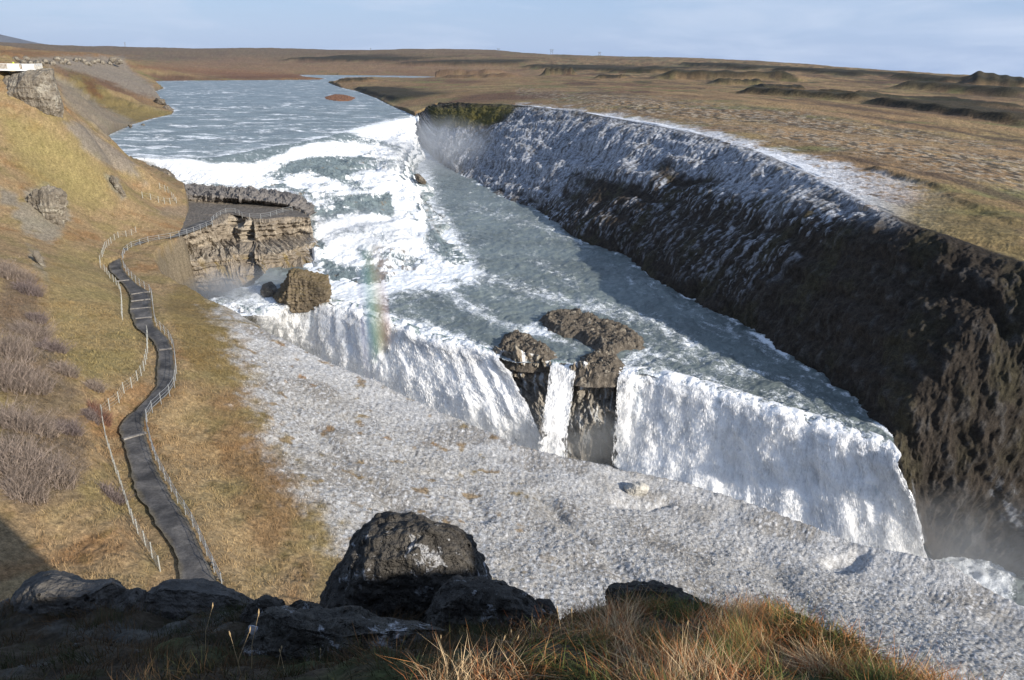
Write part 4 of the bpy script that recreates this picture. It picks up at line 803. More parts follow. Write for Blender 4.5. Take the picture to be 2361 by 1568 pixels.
# ------------------------------------------------------------------ rocks
def n3(x, y, z, s, o=4, seed=0): return (fbm(x / s, y / s, o, seed) + fbm(y / s + 9, z / s, o, seed + 11) + fbm(z / s + 5, x / s, o, seed + 23)) / 1.6
def b3(x, y, z, s, o=3, seed=0): return (billow(x / s, y / s, o, seed) + billow(y / s + 9, z / s, o, seed + 11) + billow(z / s + 5, x / s, o, seed + 23)) / 3
def mat_rock(name, base, dark, lichen=None, ls=6.0, lt=(.60, .66), s=1.0, moss=None, bd=.03, vor=True):
    m, nt, b = mat_new(name); tcn = nt.nodes.new('ShaderNodeTexCoord'); pos = tcn.outputs['Object']
    n1 = noise(nt, 2.2 * s, 6, .65, pos); n2 = noise(nt, 11 * s, 4, .65, pos)
    c = mixcol(nt, maprange(nt, n1.outputs[0], .35, .65, 0, 1), dark, base); c = mixcol(nt, maprange(nt, n2.outputs[0], .35, .7, 0, .7), c, [v * .45 for v in dark])
    v = nt.nodes.new('ShaderNodeTexVoronoi'); v.inputs['Scale'].default_value = 16 * s; nt.links.new(pos, v.inputs[0])
    pits = maprange(nt, v.outputs['Distance'], .0, .28, 1, 0)
    pn = noise(nt, 3 * s, 2, .5, pos); pm = nt.nodes.new('ShaderNodeMath'); pm.operation = 'MULTIPLY'; nt.links.new(pits, pm.inputs[0]); nt.links.new(maprange(nt, pn.outputs[0], .5, .58, 0, 1), pm.inputs[1])
    if vor: c = mixcol(nt, pm.outputs[0], c, [v_ * .3 for v_ in dark])
    if lichen:
        n3_ = noise(nt, ls, 5, .7, pos, .4); n4 = noise(nt, ls * .3, 2, .5, pos); ad = nt.nodes.new('ShaderNodeMath'); ad.operation = 'MULTIPLY_ADD'; nt.links.new(n4.outputs[0], ad.inputs[0]); ad.inputs[1].default_value = .35; nt.links.new(n3_.outputs[0], ad.inputs[2])
        c = mixcol(nt, maprange(nt, ad.outputs[0], lt[0] + .175, lt[1] + .175, 0, .9), c, lichen)
    if moss:
        g = nt.nodes.new('ShaderNodeNewGeometry'); sp = nt.nodes.new('ShaderNodeSeparateXYZ'); nt.links.new(g.outputs['Normal'], sp.inputs[0]); nm_ = noise(nt, 1.4 * s, 5, .6, pos)
        ad = nt.nodes.new('ShaderNodeMath'); ad.operation = 'ADD'; nt.links.new(sp.outputs[2], ad.inputs[0]); nt.links.new(nm_.outputs[0], ad.inputs[1]); c = mixcol(nt, maprange(nt, ad.outputs[0], .75, 1.2, 0, .9), c, moss)
    nt.links.new(c, b.inputs['Base Color']); b.inputs['Roughness'].default_value = .92; b.inputs['Specular IOR Level'].default_value = .2
    nm = bump(nt, n1.outputs[0], 1, bd * 3); nm = bump(nt, n2.outputs[0], 1, bd, nm)
    if vor:
        iv = nt.nodes.new('ShaderNodeMath'); iv.operation = 'MULTIPLY'; nt.links.new(pm.outputs[0], iv.inputs[0]); iv.inputs[1].default_value = -1; nm = bump(nt, iv.outputs[0], 1, bd * .8, nm)
    nt.links.new(nm, b.inputs['Normal']); return m
M_FGR = mat_rock('dark_lichened_basalt', (.135, .122, .105), (.06, .054, .048), (.42, .42, .43), 8.5, (.60, .66), 1.3, None, .07)
M_FGL = mat_rock('pale_lichened_basalt', (.17, .155, .13), (.07, .064, .056), (.46, .46, .47), 9, (.565, .63), 1.3, None, .07)
M_FGS = mat_rock('smooth_grey_slab', (.16, .145, .13), (.095, .088, .08), (.25, .25, .25), 9, (.70, .74), .9, None, .045)
M_CRAG = mat_rock('weathered_crag', (.30, .26, .205), (.17, .145, .115), (.36, .33, .27), .5, (.56, .68), .16, None, .35, False)
M_MOSSR = mat_rock('moss_topped_rock', (.25, .20, .14), (.14, .11, .075), (.26, .23, .18), .6, (.6, .7), .25, (.13, .10, .055), .2, False)
M_WET = mat_rock('wet_brown_rock', (.21, .18, .145), (.09, .075, .06), (.34, .30, .24), 1.2, (.58, .68), .5, None, .15, False)
def outline_rock(name, outline, d, thick, mat, label, rough=.06, nphi=220, nth=120, boxy=.6, seed=0, lean=0.0, cat='rock', group=None, z=None, facet=.0):
    Q = np.array([UD(X, Y, d) for X, Y in outline]); Q = np.vstack([Q, Q[:1]]); c = Q[:-1].mean(0)
    D = np.r_[0, np.cumsum(np.linalg.norm(np.diff(Q, axis=0), axis=1))]; t = np.linspace(0, D[-1], nphi + 1)[:-1]
    O = np.stack([np.interp(t, D, Q[:, i]) for i in range(3)], 1) - c; size = min(np.ptp(O[:, 0]), 1.6 * np.ptp(O[:, 2]))
    O = (np.roll(O, 1, 0) + O * 2 + np.roll(O, -1, 0)) / 4
    th = np.linspace(-math.pi / 2 + .02, math.pi / 2 - .02, nth); rho = np.cos(th); oy = np.sign(th) * (1 - rho ** (2 / boxy)) ** .42 * thick / 2
    Os = O.copy()
    for _ in range(nphi // 2): Os = (np.roll(Os, 1, 0) + Os * 2 + np.roll(Os, -1, 0)) / 4
    P = rho[:, None, None] * (Os[None] + (O - Os)[None] * (rho ** 5)[:, None, None]); vd = c - CAM; vd = vd / np.linalg.norm(vd); P = P + oy[:, None, None] * vd[None, None]
    L = np.linalg.norm(P, axis=2, keepdims=True) + 1e-6; dr = P / L; x, y, z_ = P[..., 0], P[..., 1], P[..., 2]; s = size
    k = (n3(x, y, z_, s * .45, 4, 601 + seed) * 1.0 + (b3(x, y, z_, s * .22, 3, 641 + seed) - .45) * .9 + n3(x, y, z_, s * .05, 2, 661 + seed) * .25) * rough * s
    g_ = np.random.default_rng(77 + seed)
    for _ in range(16):
        nn = g_.normal(size=3); nn[1] *= .8; nn /= np.linalg.norm(nn); dd = (P @ nn); lim = dd.max() * g_.uniform(.74, .93); e_ = np.maximum(dd - lim, 0); P = P - nn * (e_ * .8)[..., None]
    P = P + dr * k[..., None]; n = nphi
    V = P.reshape(-1, 3); i = np.arange(nth * n).reshape(nth, n); q = np.stack([i[:-1], i[1:], np.roll(i, -1, 1)[1:], np.roll(i, -1, 1)[:-1]], -1).reshape(-1, 4)
    pole = [[len(V), i[0, j], i[0, (j + 1) % n], i[0, (j + 1) % n]] for j in range(0)]
    V = np.vstack([V, [P[0].mean(0)], [P[-1].mean(0)]]); a, b = len(V) - 2, len(V) - 1
    o = new_mesh(name, V, q, mat)
    bm = bmesh.new(); bm.from_mesh(o.data); bm.verts.ensure_lookup_table()
    for row, pv in ((0, a), (nth - 1, b)):
        for j in range(n):
            tri = [bm.verts[pv], bm.verts[int(i[row, j])], bm.verts[int(i[row, (j + 1) % n])]]; f = bm.faces.new(tri if row else tri[::-1]); f.smooth = True
    bmesh.ops.recalc_face_normals(bm, faces=bm.faces); bm.to_mesh(o.data); bm.free()
    o.location = c; return tag(o, label, cat, group)
def flat_rock(name, poly, z, h, mat, label, n=160, ed=1.5, seed=0, cat='rock', sk=1.8):
    Q = np.array([UZ(X, Y, z) for X, Y in poly]); x0, y0 = Q[:, :2].min(0) - 1; x1, y1 = Q[:, :2].max(0) + 1; x, y = np.meshgrid(np.linspace(x0, x1, n), np.linspace(y0, y1, n))
    s = max(x1 - x0, y1 - y0); sd = sdpoly(x.ravel(), y.ravel(), [q[:2] for q in Q]).reshape(x.shape) + fbm(x / 2.2, y / 2.2, 3, 701 + seed) * .6
    hh = h * ss(ed * .25, -ed, sd) * (1 + .3 * fbm(x / s * 3, y / s * 3, 3, 711 + seed)) + (fbm((x + y * .5) / 1.6, y / 1.0, 5, 721 + seed, .65) * .7 + fbm(x / .5, y / .5, 2, 5) * .12 + (.42 - billow((x - y * .4) / 2.4, (y + x * .2) / 1.3, 3, 727 + seed)) * .7) * ss(.3, -1, sd) - ss(-.1, 1.1, sd) * sk
    P = np.stack([x, y, z + hh], -1); c = np.array([(x0 + x1) / 2, (y0 + y1) / 2, z]); ok = sd < 1.15; kp = ok[:-1, :-1] & ok[1:, 1:] & ok[1:, :-1] & ok[:-1, 1:]; v_, f_, a_ = compact((P - c).reshape(-1, 3), gridfaces(n, n, kp), {}); o = new_mesh(name, v_, f_, mat); o.location = c; return tag(o, label, cat)
dm = UZ(700, 700, -12)[1]
outline_rock('boulder', [(640, 700), (634, 662), (650, 640), (690, 625), (730, 628), (762, 640), (768, 662), (760, 695), (730, 712), (680, 712)], dm + 3, 12, M_MOSSR, 'big moss-topped boulder at the foot of the rock ledge between the two falls', .11, boxy=.33, seed=3)
outline_rock('boulder', [(598, 680), (606, 655), (632, 648), (640, 668), (636, 690), (612, 700)], dm + 6, 5, M_WET, 'small dark wet boulder left of the big moss-topped one', .08, 90, 60, seed=4)
flat_rock('rock_island', [(1243, 740), (1262, 725), (1300, 722), (1345, 728), (1400, 745), (1450, 760), (1480, 780), (1485, 802), (1440, 810), (1410, 822), (1380, 815), (1350, 792), (1330, 778), (1300, 776), (1265, 764)], -12, 1.3, M_WET, 'long brown rock island in the river above the lower falls')
flat_rock('rock_island', [(1148, 800), (1165, 772), (1200, 770), (1235, 785), (1270, 806), (1280, 822), (1255, 832), (1200, 829), (1160, 817)], -12, 1.0, M_WET, 'dark wet rock at the lip, left of the narrow thread of water', seed=5)
flat_rock('rock_island', [(1330, 852), (1340, 825), (1380, 812), (1425, 818), (1438, 848), (1422, 864), (1370, 865), (1335, 858)], -12, 1.0, M_WET, 'brown knob of rock at the lip, right of the narrow thread of water', seed=9)
flat_rock('rock_island', [(748, 224), (770, 218), (800, 220), (820, 226), (806, 233), (775, 233), (752, 229)], 0, .9, flat_mat('rust_heath', (.16, .075, .04), .95, 0, .4, .4), 'low rust-coloured islet alone in the upper river', ed=6)
flat_rock('river_rocks', [(330, 402), (345, 392), (375, 396), (402, 404), (392, 418), (360, 425), (335, 415)], -3.5, 2.2, M_WET, 'wet rocks trickling with water at the left end of the upper cascade', ed=3, seed=2)
for i, (ol, d, th, lb) in enumerate((
    ([(896, 346), (910, 338), (932, 340), (942, 352), (946, 392), (936, 404), (918, 372)], 405, 12, 'pale brown rock buttress at the right end of the upper cascade'),
    ([(792, 402), (803, 392), (814, 404), (817, 428), (800, 424)], 293, 4, 'upright brown rock splitting the upper cascade'),
    ([(804, 434), (826, 424), (850, 436), (830, 444)], 280, 4, 'low mossy rock in the upper cascade below the upright one'),
    ([(862, 414), (884, 407), (892, 420), (890, 432), (872, 430)], 290, 4, 'dark rock in the upper cascade near its right side'),
    ([(952, 402), (966, 400), (980, 414), (982, 426), (964, 420)], 300, 5, 'dark point of rock at the shaded water edge of the upper cascade'),
    ([(352, 232), (362, 226), (380, 230), (386, 242), (366, 246)], 560, 8, 'rounded rock at the tip of the upstream left bank'),
    ([(372, 246), (388, 242), (400, 252), (396, 262), (376, 258)], 510, 7, 'larger rock at the waterline of the upstream left bank'),
    ([(324, 288), (330, 284), (336, 290), (328, 292)], 415, 2, 'small lone rock in the river close to the left bank'),
    ([(294, 290), (300, 284), (306, 290), (300, 295)], 400, 3, 'small brown rock on the left shore beside the lone one'),
)): outline_rock('river_rock', ol, d, th, M_WET if i != 0 else M_MOSSR, lb, .09, 80, 50, seed=i)
# crag under the viewing platform, outcrops on the hillside
outline_rock('rock_outcrop', [(8, 205), (2, 178), (30, 166), (75, 163), (121, 163), (124, 195), (140, 232), (147, 262), (138, 290), (118, 292), (60, 286), (10, 276), (-10, 262), (-20, 235), (-15, 200)], 185, 22, M_CRAG, 'tall cracked rock crag below the white viewing platform', .06, 420, 260, .25, 7, -.12, 'outcrop')
outline_rock('rock_outcrop', [(60, 440), (110, 430), (152, 445), (158, 490), (130, 530), (105, 555), (70, 530), (45, 500)], hit(105, 500)[1] + 1.3, 4, M_CRAG, 'grey vertical-jointed outcrop in the middle of the grassy hillside', .12, 260, 120, .9, 8, -.75, 'outcrop')
outline_rock('rock_outcrop', [(247, 402), (262, 405), (275, 425), (292, 452), (286, 462), (270, 445), (255, 425)], hit(270, 440)[1] + .8, 3.2, M_CRAG, 'small grey outcrop on the slope above the row of white stakes', .13, 120, 70, .9, 9, -.5, 'outcrop')
outline_rock('rock_outcrop', [(70, 575), (90, 580), (110, 625), (112, 640), (90, 620)], hit(90, 610)[1] + .6, 2.5, M_CRAG, 'low grey outcrop on the hillside above the purple shrubs', .12, 120, 70, .9, 10, -.7, 'outcrop')
for i in range(22):
    X = 40 + 11 * i + rng.uniform(-4, 4); Y = 138 + rng.uniform(-3, 12) - (i > 15) * 2; w_ = rng.uniform(6, 11); p = hit(X, Y + 3, 150, 900)
    outline_rock('rubble_rock', [(X - w_, Y + 4), (X - w_ * .7, Y - 3), (X - w_ * .1, Y - 6), (X + w_ * .7, Y - 4), (X + w_, Y + 3), (X, Y + 8)], p[1], 5, M_CRAG, 'jagged brown rock in the broken scarp along the top of the upstream bank', .14, 60, 36, .6, 400 + i, 0, 'rock', 'rocks of the upstream scarp')
outline_rock('boulder', [(1430, 1130), (1445, 1118), (1475, 1112), (1502, 1122), (1498, 1138), (1450, 1146)], hit(1465, 1135)[1], 3, flat_mat('frosted_stone', (.40, .38, .34), .9, 0, .35, 1.5), 'low frosted boulder near the gorge edge facing the lower falls', .06, 120, 70, .7, 12)
for i, (X, Y) in enumerate(((500, 1333), (512, 1340), (496, 1310), (488, 1300))):
    outline_rock('stone', [(X - 7, Y), (X - 3, Y - 5), (X + 4, Y - 4), (X + 7, Y + 1), (X, Y + 5)], hit(X, Y)[1] - .2, .5, M_CRAG, ('pale stone at the foot of the handrail above the foreground slab', 'second pale stone touching the first at the handrail foot', 'small pale stone just uphill of the pair at the handrail foot', 'smallest pale stone beside the handrail, farthest from the viewer')[i], .08, 40, 24, seed=20 + i, cat='stone', group='stones at the handrail foot')
print('rocks', time.time() - T0)

# ------------------------------------------------------------------ viewing platform, person, pylons, mountain
A_ = UD(-160, 158, 181); B_ = UD(74, 164, 181); dz = 33.0
B_[2] = A_[2] = (A_[2] + B_[2]) / 2 + .2; pl = empty('viewing_platform', (A_ + B_) / 2); tag(pl, 'white viewing platform with railings on top of the rock crag', 'platform')
m = MB(); m.box((A_ + B_) / 2 + [0, 2, -.15], (np.linalg.norm(B_ - A_), 4.5, .3)); m.build('deck', M_WHITE, pl)
zt = A_[2]; x0_, x1_ = A_[0], B_[0]; y0_ = A_[1]
for (xa, ya, xb, yb) in ((x0_, y0_ - .2, x1_, y0_ - .2), (x1_, y0_ - .2, x1_, y0_ + 4.2)):
    m = MB(); n = int(math.hypot(xb - xa, yb - ya) / .28)
    for i in range(n + 1): t = i / n; m.tube([(xa + (xb - xa) * t, ya + (yb - ya) * t, zt), (xa + (xb - xa) * t, ya + (yb - ya) * t, zt + 1.15)], .035, 4)
    m.tube([(xa, ya, zt + 1.15), (xb, yb, zt + 1.15)], .05, 6); m.build('railing', M_WHITE, pl)
for X in (30, 64):
    p = UD(X, 155, 180.6); m = MB(); m.box((p[0], y0_ - .3, zt + .6), (2.6, .06, 1.2)); m.build('panel', M_WHITE, pl)
def person(loc, h=1.78):
    root = empty('person', loc); tag(root, 'person in a bright yellow jacket standing on the white viewing platform', 'person')
    def skin(name, verts, edges, radii, mat):
        me = bpy.data.meshes.new(name); me.from_pydata(verts, edges, []); o = bpy.data.objects.new(name, me); COL.objects.link(o)
        md = o.modifiers.new('s', 'SKIN'); sv = me.skin_vertices[0].data
        for i, r in enumerate(radii): sv[i].radius = (r, r * .85)
        sv[0].use_root = True; o.modifiers.new('u', 'SUBSURF').levels = 1; me.materials.append(mat); o.parent = root; return o
    sk = flat_mat('skin', (.5, .3, .22)); dk = flat_mat('dark_trousers', (.03, .035, .05)); ye = flat_mat('yellow_jacket', (.62, .75, .03)); hr = flat_mat('dark_hair', (.03, .02, .015))
    V_ = [(0, 0, .95), (0, 0, 1.15), (0, 0, 1.40), (0, -.01, 1.50), (0, -.01, 1.60), (0, -.02, 1.72), (.10, 0, .88), (.11, .01, .48), (.12, .02, .08), (.12, -.12, .04), (-.10, 0, .88), (-.12, 0, .48), (-.14, .02, .08), (-.14, -.12, .04),
          (.19, 0, 1.42), (.26, -.02, 1.16), (.22, -.16, .98), (.20, -.23, .96), (-.19, 0, 1.42), (-.27, -.02, 1.16), (-.24, -.14, .98), (-.22, -.21, .96)]
    E_ = [(0, 1), (1, 2), (2, 3), (3, 4), (4, 5), (0, 6), (6, 7), (7, 8), (8, 9), (0, 10), (10, 11), (11, 12), (12, 13), (2, 14), (14, 15), (15, 16), (16, 17), (2, 18), (18, 19), (19, 20), (20, 21)]
    skin('body', V_, E_, [.14, .13, .15, .06, .08, .10, .09, .065, .045, .035, .09, .065, .045, .035, .06, .045, .033, .028, .06, .045, .033, .028], sk)
    skin('trousers', [V_[i] for i in (0, 6, 7, 8, 10, 11, 12)], [(0, 1), (1, 2), (2, 3), (0, 4), (4, 5), (5, 6)], [.165, .115, .09, .07, .115, .09, .07], dk)
    skin('jacket', [V_[i] for i in (0, 1, 2, 14, 15, 16, 18, 19, 20)], [(0, 1), (1, 2), (2, 3), (3, 4), (4, 5), (2, 6), (6, 7), (7, 8)], [.2, .18, .19, .1, .08, .06, .1, .08, .06], ye)
    skin('hair', [(0, .02, 1.66), (0, .01, 1.77)], [(0, 1)], [.10, .095], hr); return root
p = UD(33, 160, 182.3); pr_ = person((p[0], p[1], zt)); pr_.rotation_euler = (0, 0, 2.6); pr_.scale = (1.0, 1.0, 1.0)
M_PYL = flat_mat('weathered_pylon', (.16, .16, .17))
PY = [(289, 109, 10, 3300, 'lone lattice mast on the far left skyline'), (493, 122, 9, 4700, 'tiny pylon on the low far plain between the two hill ranges'), (855, 118, 6, 3200, 'tiny pylon on the hill crest above the upstream islet'),
      (1149, 121, 8, 2900, 'two-legged pylon on the ridge left of the pale track'), (1272, 125, 10, 2800, 'tallest two-legged pylon in the middle of the ridge'), (1382, 129, 8, 2700, 'two-legged pylon at the right end of the line')]
for i, (X, Y, hp, d, lb) in enumerate(PY):
    b = UD(X, Y, d); hh = hp * S / F * d * 1.05; r = empty('pylon', b); tag(r, lb, 'pylon', 'pylons along the skyline'); w_ = hh * (.10 if i < 3 else .22)
    for s_ in (-1, 1): m = MB(); m.tube([b + [s_ * w_, 0, -6], b + [s_ * w_ * (.4 if i < 3 else .9), 0, hh]], .45, 4); m.build('leg', M_PYL, r)
    m = MB(); m.tube([b + [-w_ * 2, 0, hh * .86], b + [w_ * 2, 0, hh * .86]], .45, 4); m.build('crossarm', M_PYL, r)
    m = MB(); m.tube([b + [-w_ * .9, 0, hh * .3], b + [w_ * .6, 0, hh * .8]], .3, 4); m.tube([b + [w_ * .9, 0, hh * .3], b + [-w_ * .6, 0, hh * .8]], .3, 4); m.build('brace', M_PYL, r)
xs = np.linspace(-350, 140, 90); ysk = np.interp(xs, [-350, -60, 0, 30, 60, 100, 140], [86, 74, 79, 90, 96, 101, 106]) + perlin(xs / 12, xs * 0, 3) * 1.2
D_ = 15000; top = np.array([UD(a, b, D_) for a, b in zip(xs, ysk)]); rows = []
for f in np.linspace(0, 1, 14): q_ = top.copy(); q_[:, 1] = D_ - (1 - f) * 3500; q_[:, 2] = -60 + (top[:, 2] + 60) * f ** .8 + fbm(top[:, 0] / 500, q_[:, 1] / 500, 4, 801) * 60 * math.sin(f * math.pi); rows.append(q_)
q_ = top.copy(); q_[:, 1] += 3000; q_[:, 2] = -60; rows.append(q_)
P = np.array(rows); tag(grid_obj('mountain', P, flat_mat('far_mountain_rock', (.10, .10, .11), .95, 0, .3, .002)), kind='structure')
print('objects', time.time() - T0)

# ------------------------------------------------------------------ leafless shrubs on the hillside
def mat_attr(name, rough=.9, trans=0.0):
    m, nt, b = mat_new(name); nt.links.new(attr(nt, 'Col').outputs['Color'], b.inputs['Base Color']); b.inputs['Roughness'].default_value = rough; b.inputs['Specular IOR Level'].default_value = .15
    return m
M_TWIG = mat_attr('bare_twigs'); M_BLADE = mat_attr('grass_blades', .8)
def twigs(name, c, R_, H_, n, col, label, seed):
    g = np.random.default_rng(seed); V = []; Fq = []; Cc = []
    for i in range(n):
        a = g.random() * 6.283; rb = math.sqrt(g.random()) * R_ * .8; bx_, by_ = rb * math.cos(a), rb * math.sin(a); z0 = float(gz(c[0] + bx_, c[1] + by_)) - c[2] - .05
        lean = g.normal(0, .5, 2) + np.array([bx_, by_]) / R_ * .5; L = H_ * g.uniform(.5, 1.15) * math.sqrt(max(.15, 1 - (rb / R_) ** 2)); w_ = g.uniform(.012, .026)
        p0 = np.array([bx_, by_, z0]); p1 = p0 + np.array([*(lean * L * .5), L * .6]); p2 = p1 + np.array([*(lean * L * .7 + g.normal(0, .15, 2) * L), L * .4])
        s = np.array([math.cos(a * 7), math.sin(a * 7), 0]) * w_; k = len(V); V += [p0 - s, p0 + s, p1 - s * .8, p1 + s * .8, p2 - s * .3, p2 + s * .3]; Fq += [[k, k + 1, k + 3, k + 2], [k + 2, k + 3, k + 5, k + 4]]
        cc_ = np.array(col) * g.uniform(.6, 1.5); Cc += [cc_] * 6
        for _ in range(3):
            t = g.uniform(.3, 1); q0 = p1 * (1 - t) + p2 * t; q1 = q0 + np.array([g.normal(0, .3), g.normal(0, .3), g.uniform(.1, .5)]) * L * .6; k = len(V)
            V += [q0 - s * .5, q0 + s * .5, q1]; Fq += [[k, k + 1, k + 2, k + 2]]; Cc += [cc_ * 1.1] * 3
    Fq = np.array(Fq); me = bpy.data.meshes.new(name); me.from_pydata([tuple(v) for v in V], [], [list(dict.fromkeys(f)) for f in Fq.tolist()])
    at = me.attributes.new('Col', 'FLOAT_COLOR', 'POINT'); at.data.foreach_set('color', np.concatenate([np.array(Cc, np.float32), np.ones((len(V), 1), np.float32)], 1).ravel()); me.materials.append(M_TWIG)
    o = bpy.data.objects.new(name, me); COL.objects.link(o); o.location = c; return tag(o, label, 'shrub', 'leafless shrubs on the left hillside')
gy_ = (.22, .175, .145); pk = (.165, .13, .12)
SH = [(28, 800, 46, gy_, 'wide grey shrub at the left picture edge beside the dark round one'), (78, 765, 34, gy_, 'grey shrub uphill of the dark round shrub'), (121, 800, 27, pk, 'dark round shrub standing apart on the hillside'), (70, 668, 25, pk, 'rounded purple shrub below the low grey outcrop'),
      (88, 736, 17, pk, 'small purple shrub between the two rounded ones'), (20, 870, 50, gy_, 'large grey thicket at the left edge below the pale strip of grass'), (75, 880, 40, gy_, 'grey thicket inland of the large one at the left edge'), (30, 965, 52, gy_, 'broad grey shrub with bare pale twigs at the left edge'),
      (85, 985, 40, gy_, 'spreading grey shrub above the largest thicket'), (45, 1060, 55, gy_, 'largest thicket of grey twigs on the lower hillside'), (120, 1085, 48, gy_, 'grey thicket fanning out toward the long straight fence'), (160, 990, 24, pk, 'small dark shrub with a spiky top in the open grass'),
      (222, 895, 17, gy_, 'pale small shrub near the bend of the wire fence'), (155, 855, 22, gy_, 'faint grey shrub right of the dark round shrub'), (232, 958, 20, (.17, .09, .065), 'reddish low shrub against the corner of the wire fence'), (262, 1146, 22, pk, 'purple shrub touching the long straight fence'),
      (10, 625, 30, gy_, 'grey shrub high at the left edge below the crag'), (60, 640, 20, gy_, 'small grey shrub beside the low outcrop'), (210, 960, 14, pk, 'tiny dark shrub on the open slope left of the reddish one'), (60, 1130, 40, gy_, 'low grey thicket at the foot of the largest one')]
for i, (X, Y, rp, col, lb) in enumerate(SH):
    c = hit(X, Y + rp * .35); dist = np.linalg.norm(c - CAM); R_ = rp * S / F * dist * 1.0; twigs('shrub', c, R_, R_ * .75 + .25, int(380 + 170 * R_), col, lb, 900 + i)
print('shrubs', time.time() - T0)

# ------------------------------------------------------------------ grass tufts on the slopes (real blades over the ground mesh)
def blades(name, base, L, w_, col, lean, kindlabel=None, curve=.35, flop=None):
    n = len(base); a = rng.random(n) * 6.283; s = np.stack([np.cos(a), np.sin(a), 0 * a], 1) * w_[:, None] * .5
    up = np.stack([lean[:, 0], lean[:, 1], np.ones(n)], 1); up /= np.linalg.norm(up, axis=1)[:, None]; side = lean * curve; t = base + up * L[:, None]; t[:, :2] += side * L[:, None]; mid = base + up * (L * .55)[:, None]
    V = np.stack([base - s, base + s, mid + s * .75, mid - s * .75, t], 1).reshape(-1, 3); k = np.arange(n) * 5
    tri = np.stack([np.stack([k, k + 1, k + 2], 1), np.stack([k, k + 2, k + 3], 1), np.stack([k + 3, k + 2, k + 4], 1)], 1).reshape(-1, 3)
    cc = np.repeat(col[:, None], 5, 1).reshape(-1, 3); o = new_mesh(name, V, tri, M_BLADE, {'Col': np.clip(cc, .005, .85)}, smooth=False); return tag(o, kindlabel, 'grass', kind='stuff')
CG3 = C.reshape(len(rr), NA, 3)
def gcol(x, y):
    a = np.clip(((np.arctan2(x, y) - AZ0) / (AZ1 - AZ0) * (NA - 1)).astype(int), 0, NA - 1); r = np.clip(np.interp(np.hypot(x, y), rr, np.arange(len(rr))).astype(int), 0, len(rr) - 1); return CG3[r, a]
N_ = 620000; A_ = rng.uniform(-.62, .62, N_); Rr = np.sqrt(rng.uniform(30 ** 2, 118 ** 2, N_)) ; x = Rr * np.sin(A_); y = Rr * np.cos(A_)
keep = rng.random(N_) < np.clip(70 / Rr, 0, 1) ** 1.4; cl_ = fbm(x / 1.1, y / 1.1, 2, 831); keep &= rng.random(N_) < ss(-.5, .25, cl_)
x, y = x[keep], y[keep]; sdn = sdpoly(x, y, CANP); k = sdn > -.5; x, y = x[k], y[k]
bd_ = np.full(x.shape, 9.0)
for i in range(len(PC) - 3): d_, _ = segdist(x, y, PC[i], PC[i + 1]); bd_ = np.minimum(bd_, d_ - .5 * np.linalg.norm(PL[i] - PR[i]))
k = bd_ > .05; x, y = x[k], y[k]; z = gz(x, y); g0 = gcol(x, y); X, Y = proj(np.stack([x, y, z], 1)); k = (X > -60) & (X < 2420) & (Y < 1620); x, y, z, g0 = x[k], y[k], z[k], g0[k]; n = len(x)
isf = g0[:, 2] > .14; L = np.where(isf, rng.uniform(.06, .17, n), rng.uniform(.14, .42, n)) * (1 + .4 * fbm(x / 2, y / 2, 2, 835)); w_ = np.where(isf, rng.uniform(.025, .06, n), rng.uniform(.014, .032, n)) * (1 + np.hypot(x, y) / 120)
lean = rng.normal(0, .55, (n, 2)) + np.stack([fbm(x / 3, y / 3, 2, 841), fbm(x / 3, y / 3, 2, 843)], 1) * 1.2
col = g0 * rng.uniform(.75, 1.5, (n, 1)) * np.where(isf[:, None], 1.0, 1.12); col = np.where(isf[:, None], mix(col, np.array([.62, .61, .60]), rng.random((n, 1)) ** 1.5 * .8), col)
blades('grass', np.stack([x, y, z - .03], 1), L, w_, col, lean, 'rough tawny and frosted grass covering the slopes on both sides of the path')
print('slope grass', n, time.time() - T0)

# ------------------------------------------------------------------ foreground: top of the viewpoint cliff
fc = [UD(*p) for p in ((1180, 1568, 2.0), (1300, 1430, 3.6), (1620, 1402, 3.4), (1800, 1432, 3.0), (1950, 1490, 2.6), (2120, 1575, 2.05), (540, 1480, 3.4), (0, 1480, 3.6), (0, 1600, 2.6), (900, 1500, 3.2), (300, 1460, 3.7), (1500, 1560, 2.1), (1800, 1560, 2.1), (600, 1600, 2.3), (300, 1405, 4.0), (20, 1405, 4.0), (600, 1415, 3.9), (1250, 1440, 3.7))]
fc += [np.array(p, float) for p in ((0, 0, 34.3), (0, -5, 34.8), (-8, 0, 34.4), (-8, -6, 35.0), (3, -.5, 34.5), (-6, 4, 33.2), (2.6, 1.2, 34.3), (5, -1, 34.8), (9.5, -2.0, 35.2), (9.5, -8, 36.5), (4, -6, 35.2), (13, -3, 35.5), (13, -8, 36.5), (0, -12, 36), (9, 1.2, 34.6), (-12, -12, 36))]
fc = np.array(fc); Wf = None
def tps2_fit(p, z, lam=1e-3):
    n = len(p); r2 = ((p[:, None] - p[None]) ** 2).sum(2); K = .5 * r2 * np.log(r2 + 1e-12) + lam * np.eye(n); Pm = np.c_[np.ones(n), p]; A = np.block([[K, Pm], [Pm.T, np.zeros((3, 3))]]); return np.linalg.solve(A, np.r_[z, 0, 0, 0])
Wf = tps2_fit(fc[:, :2], fc[:, 2])
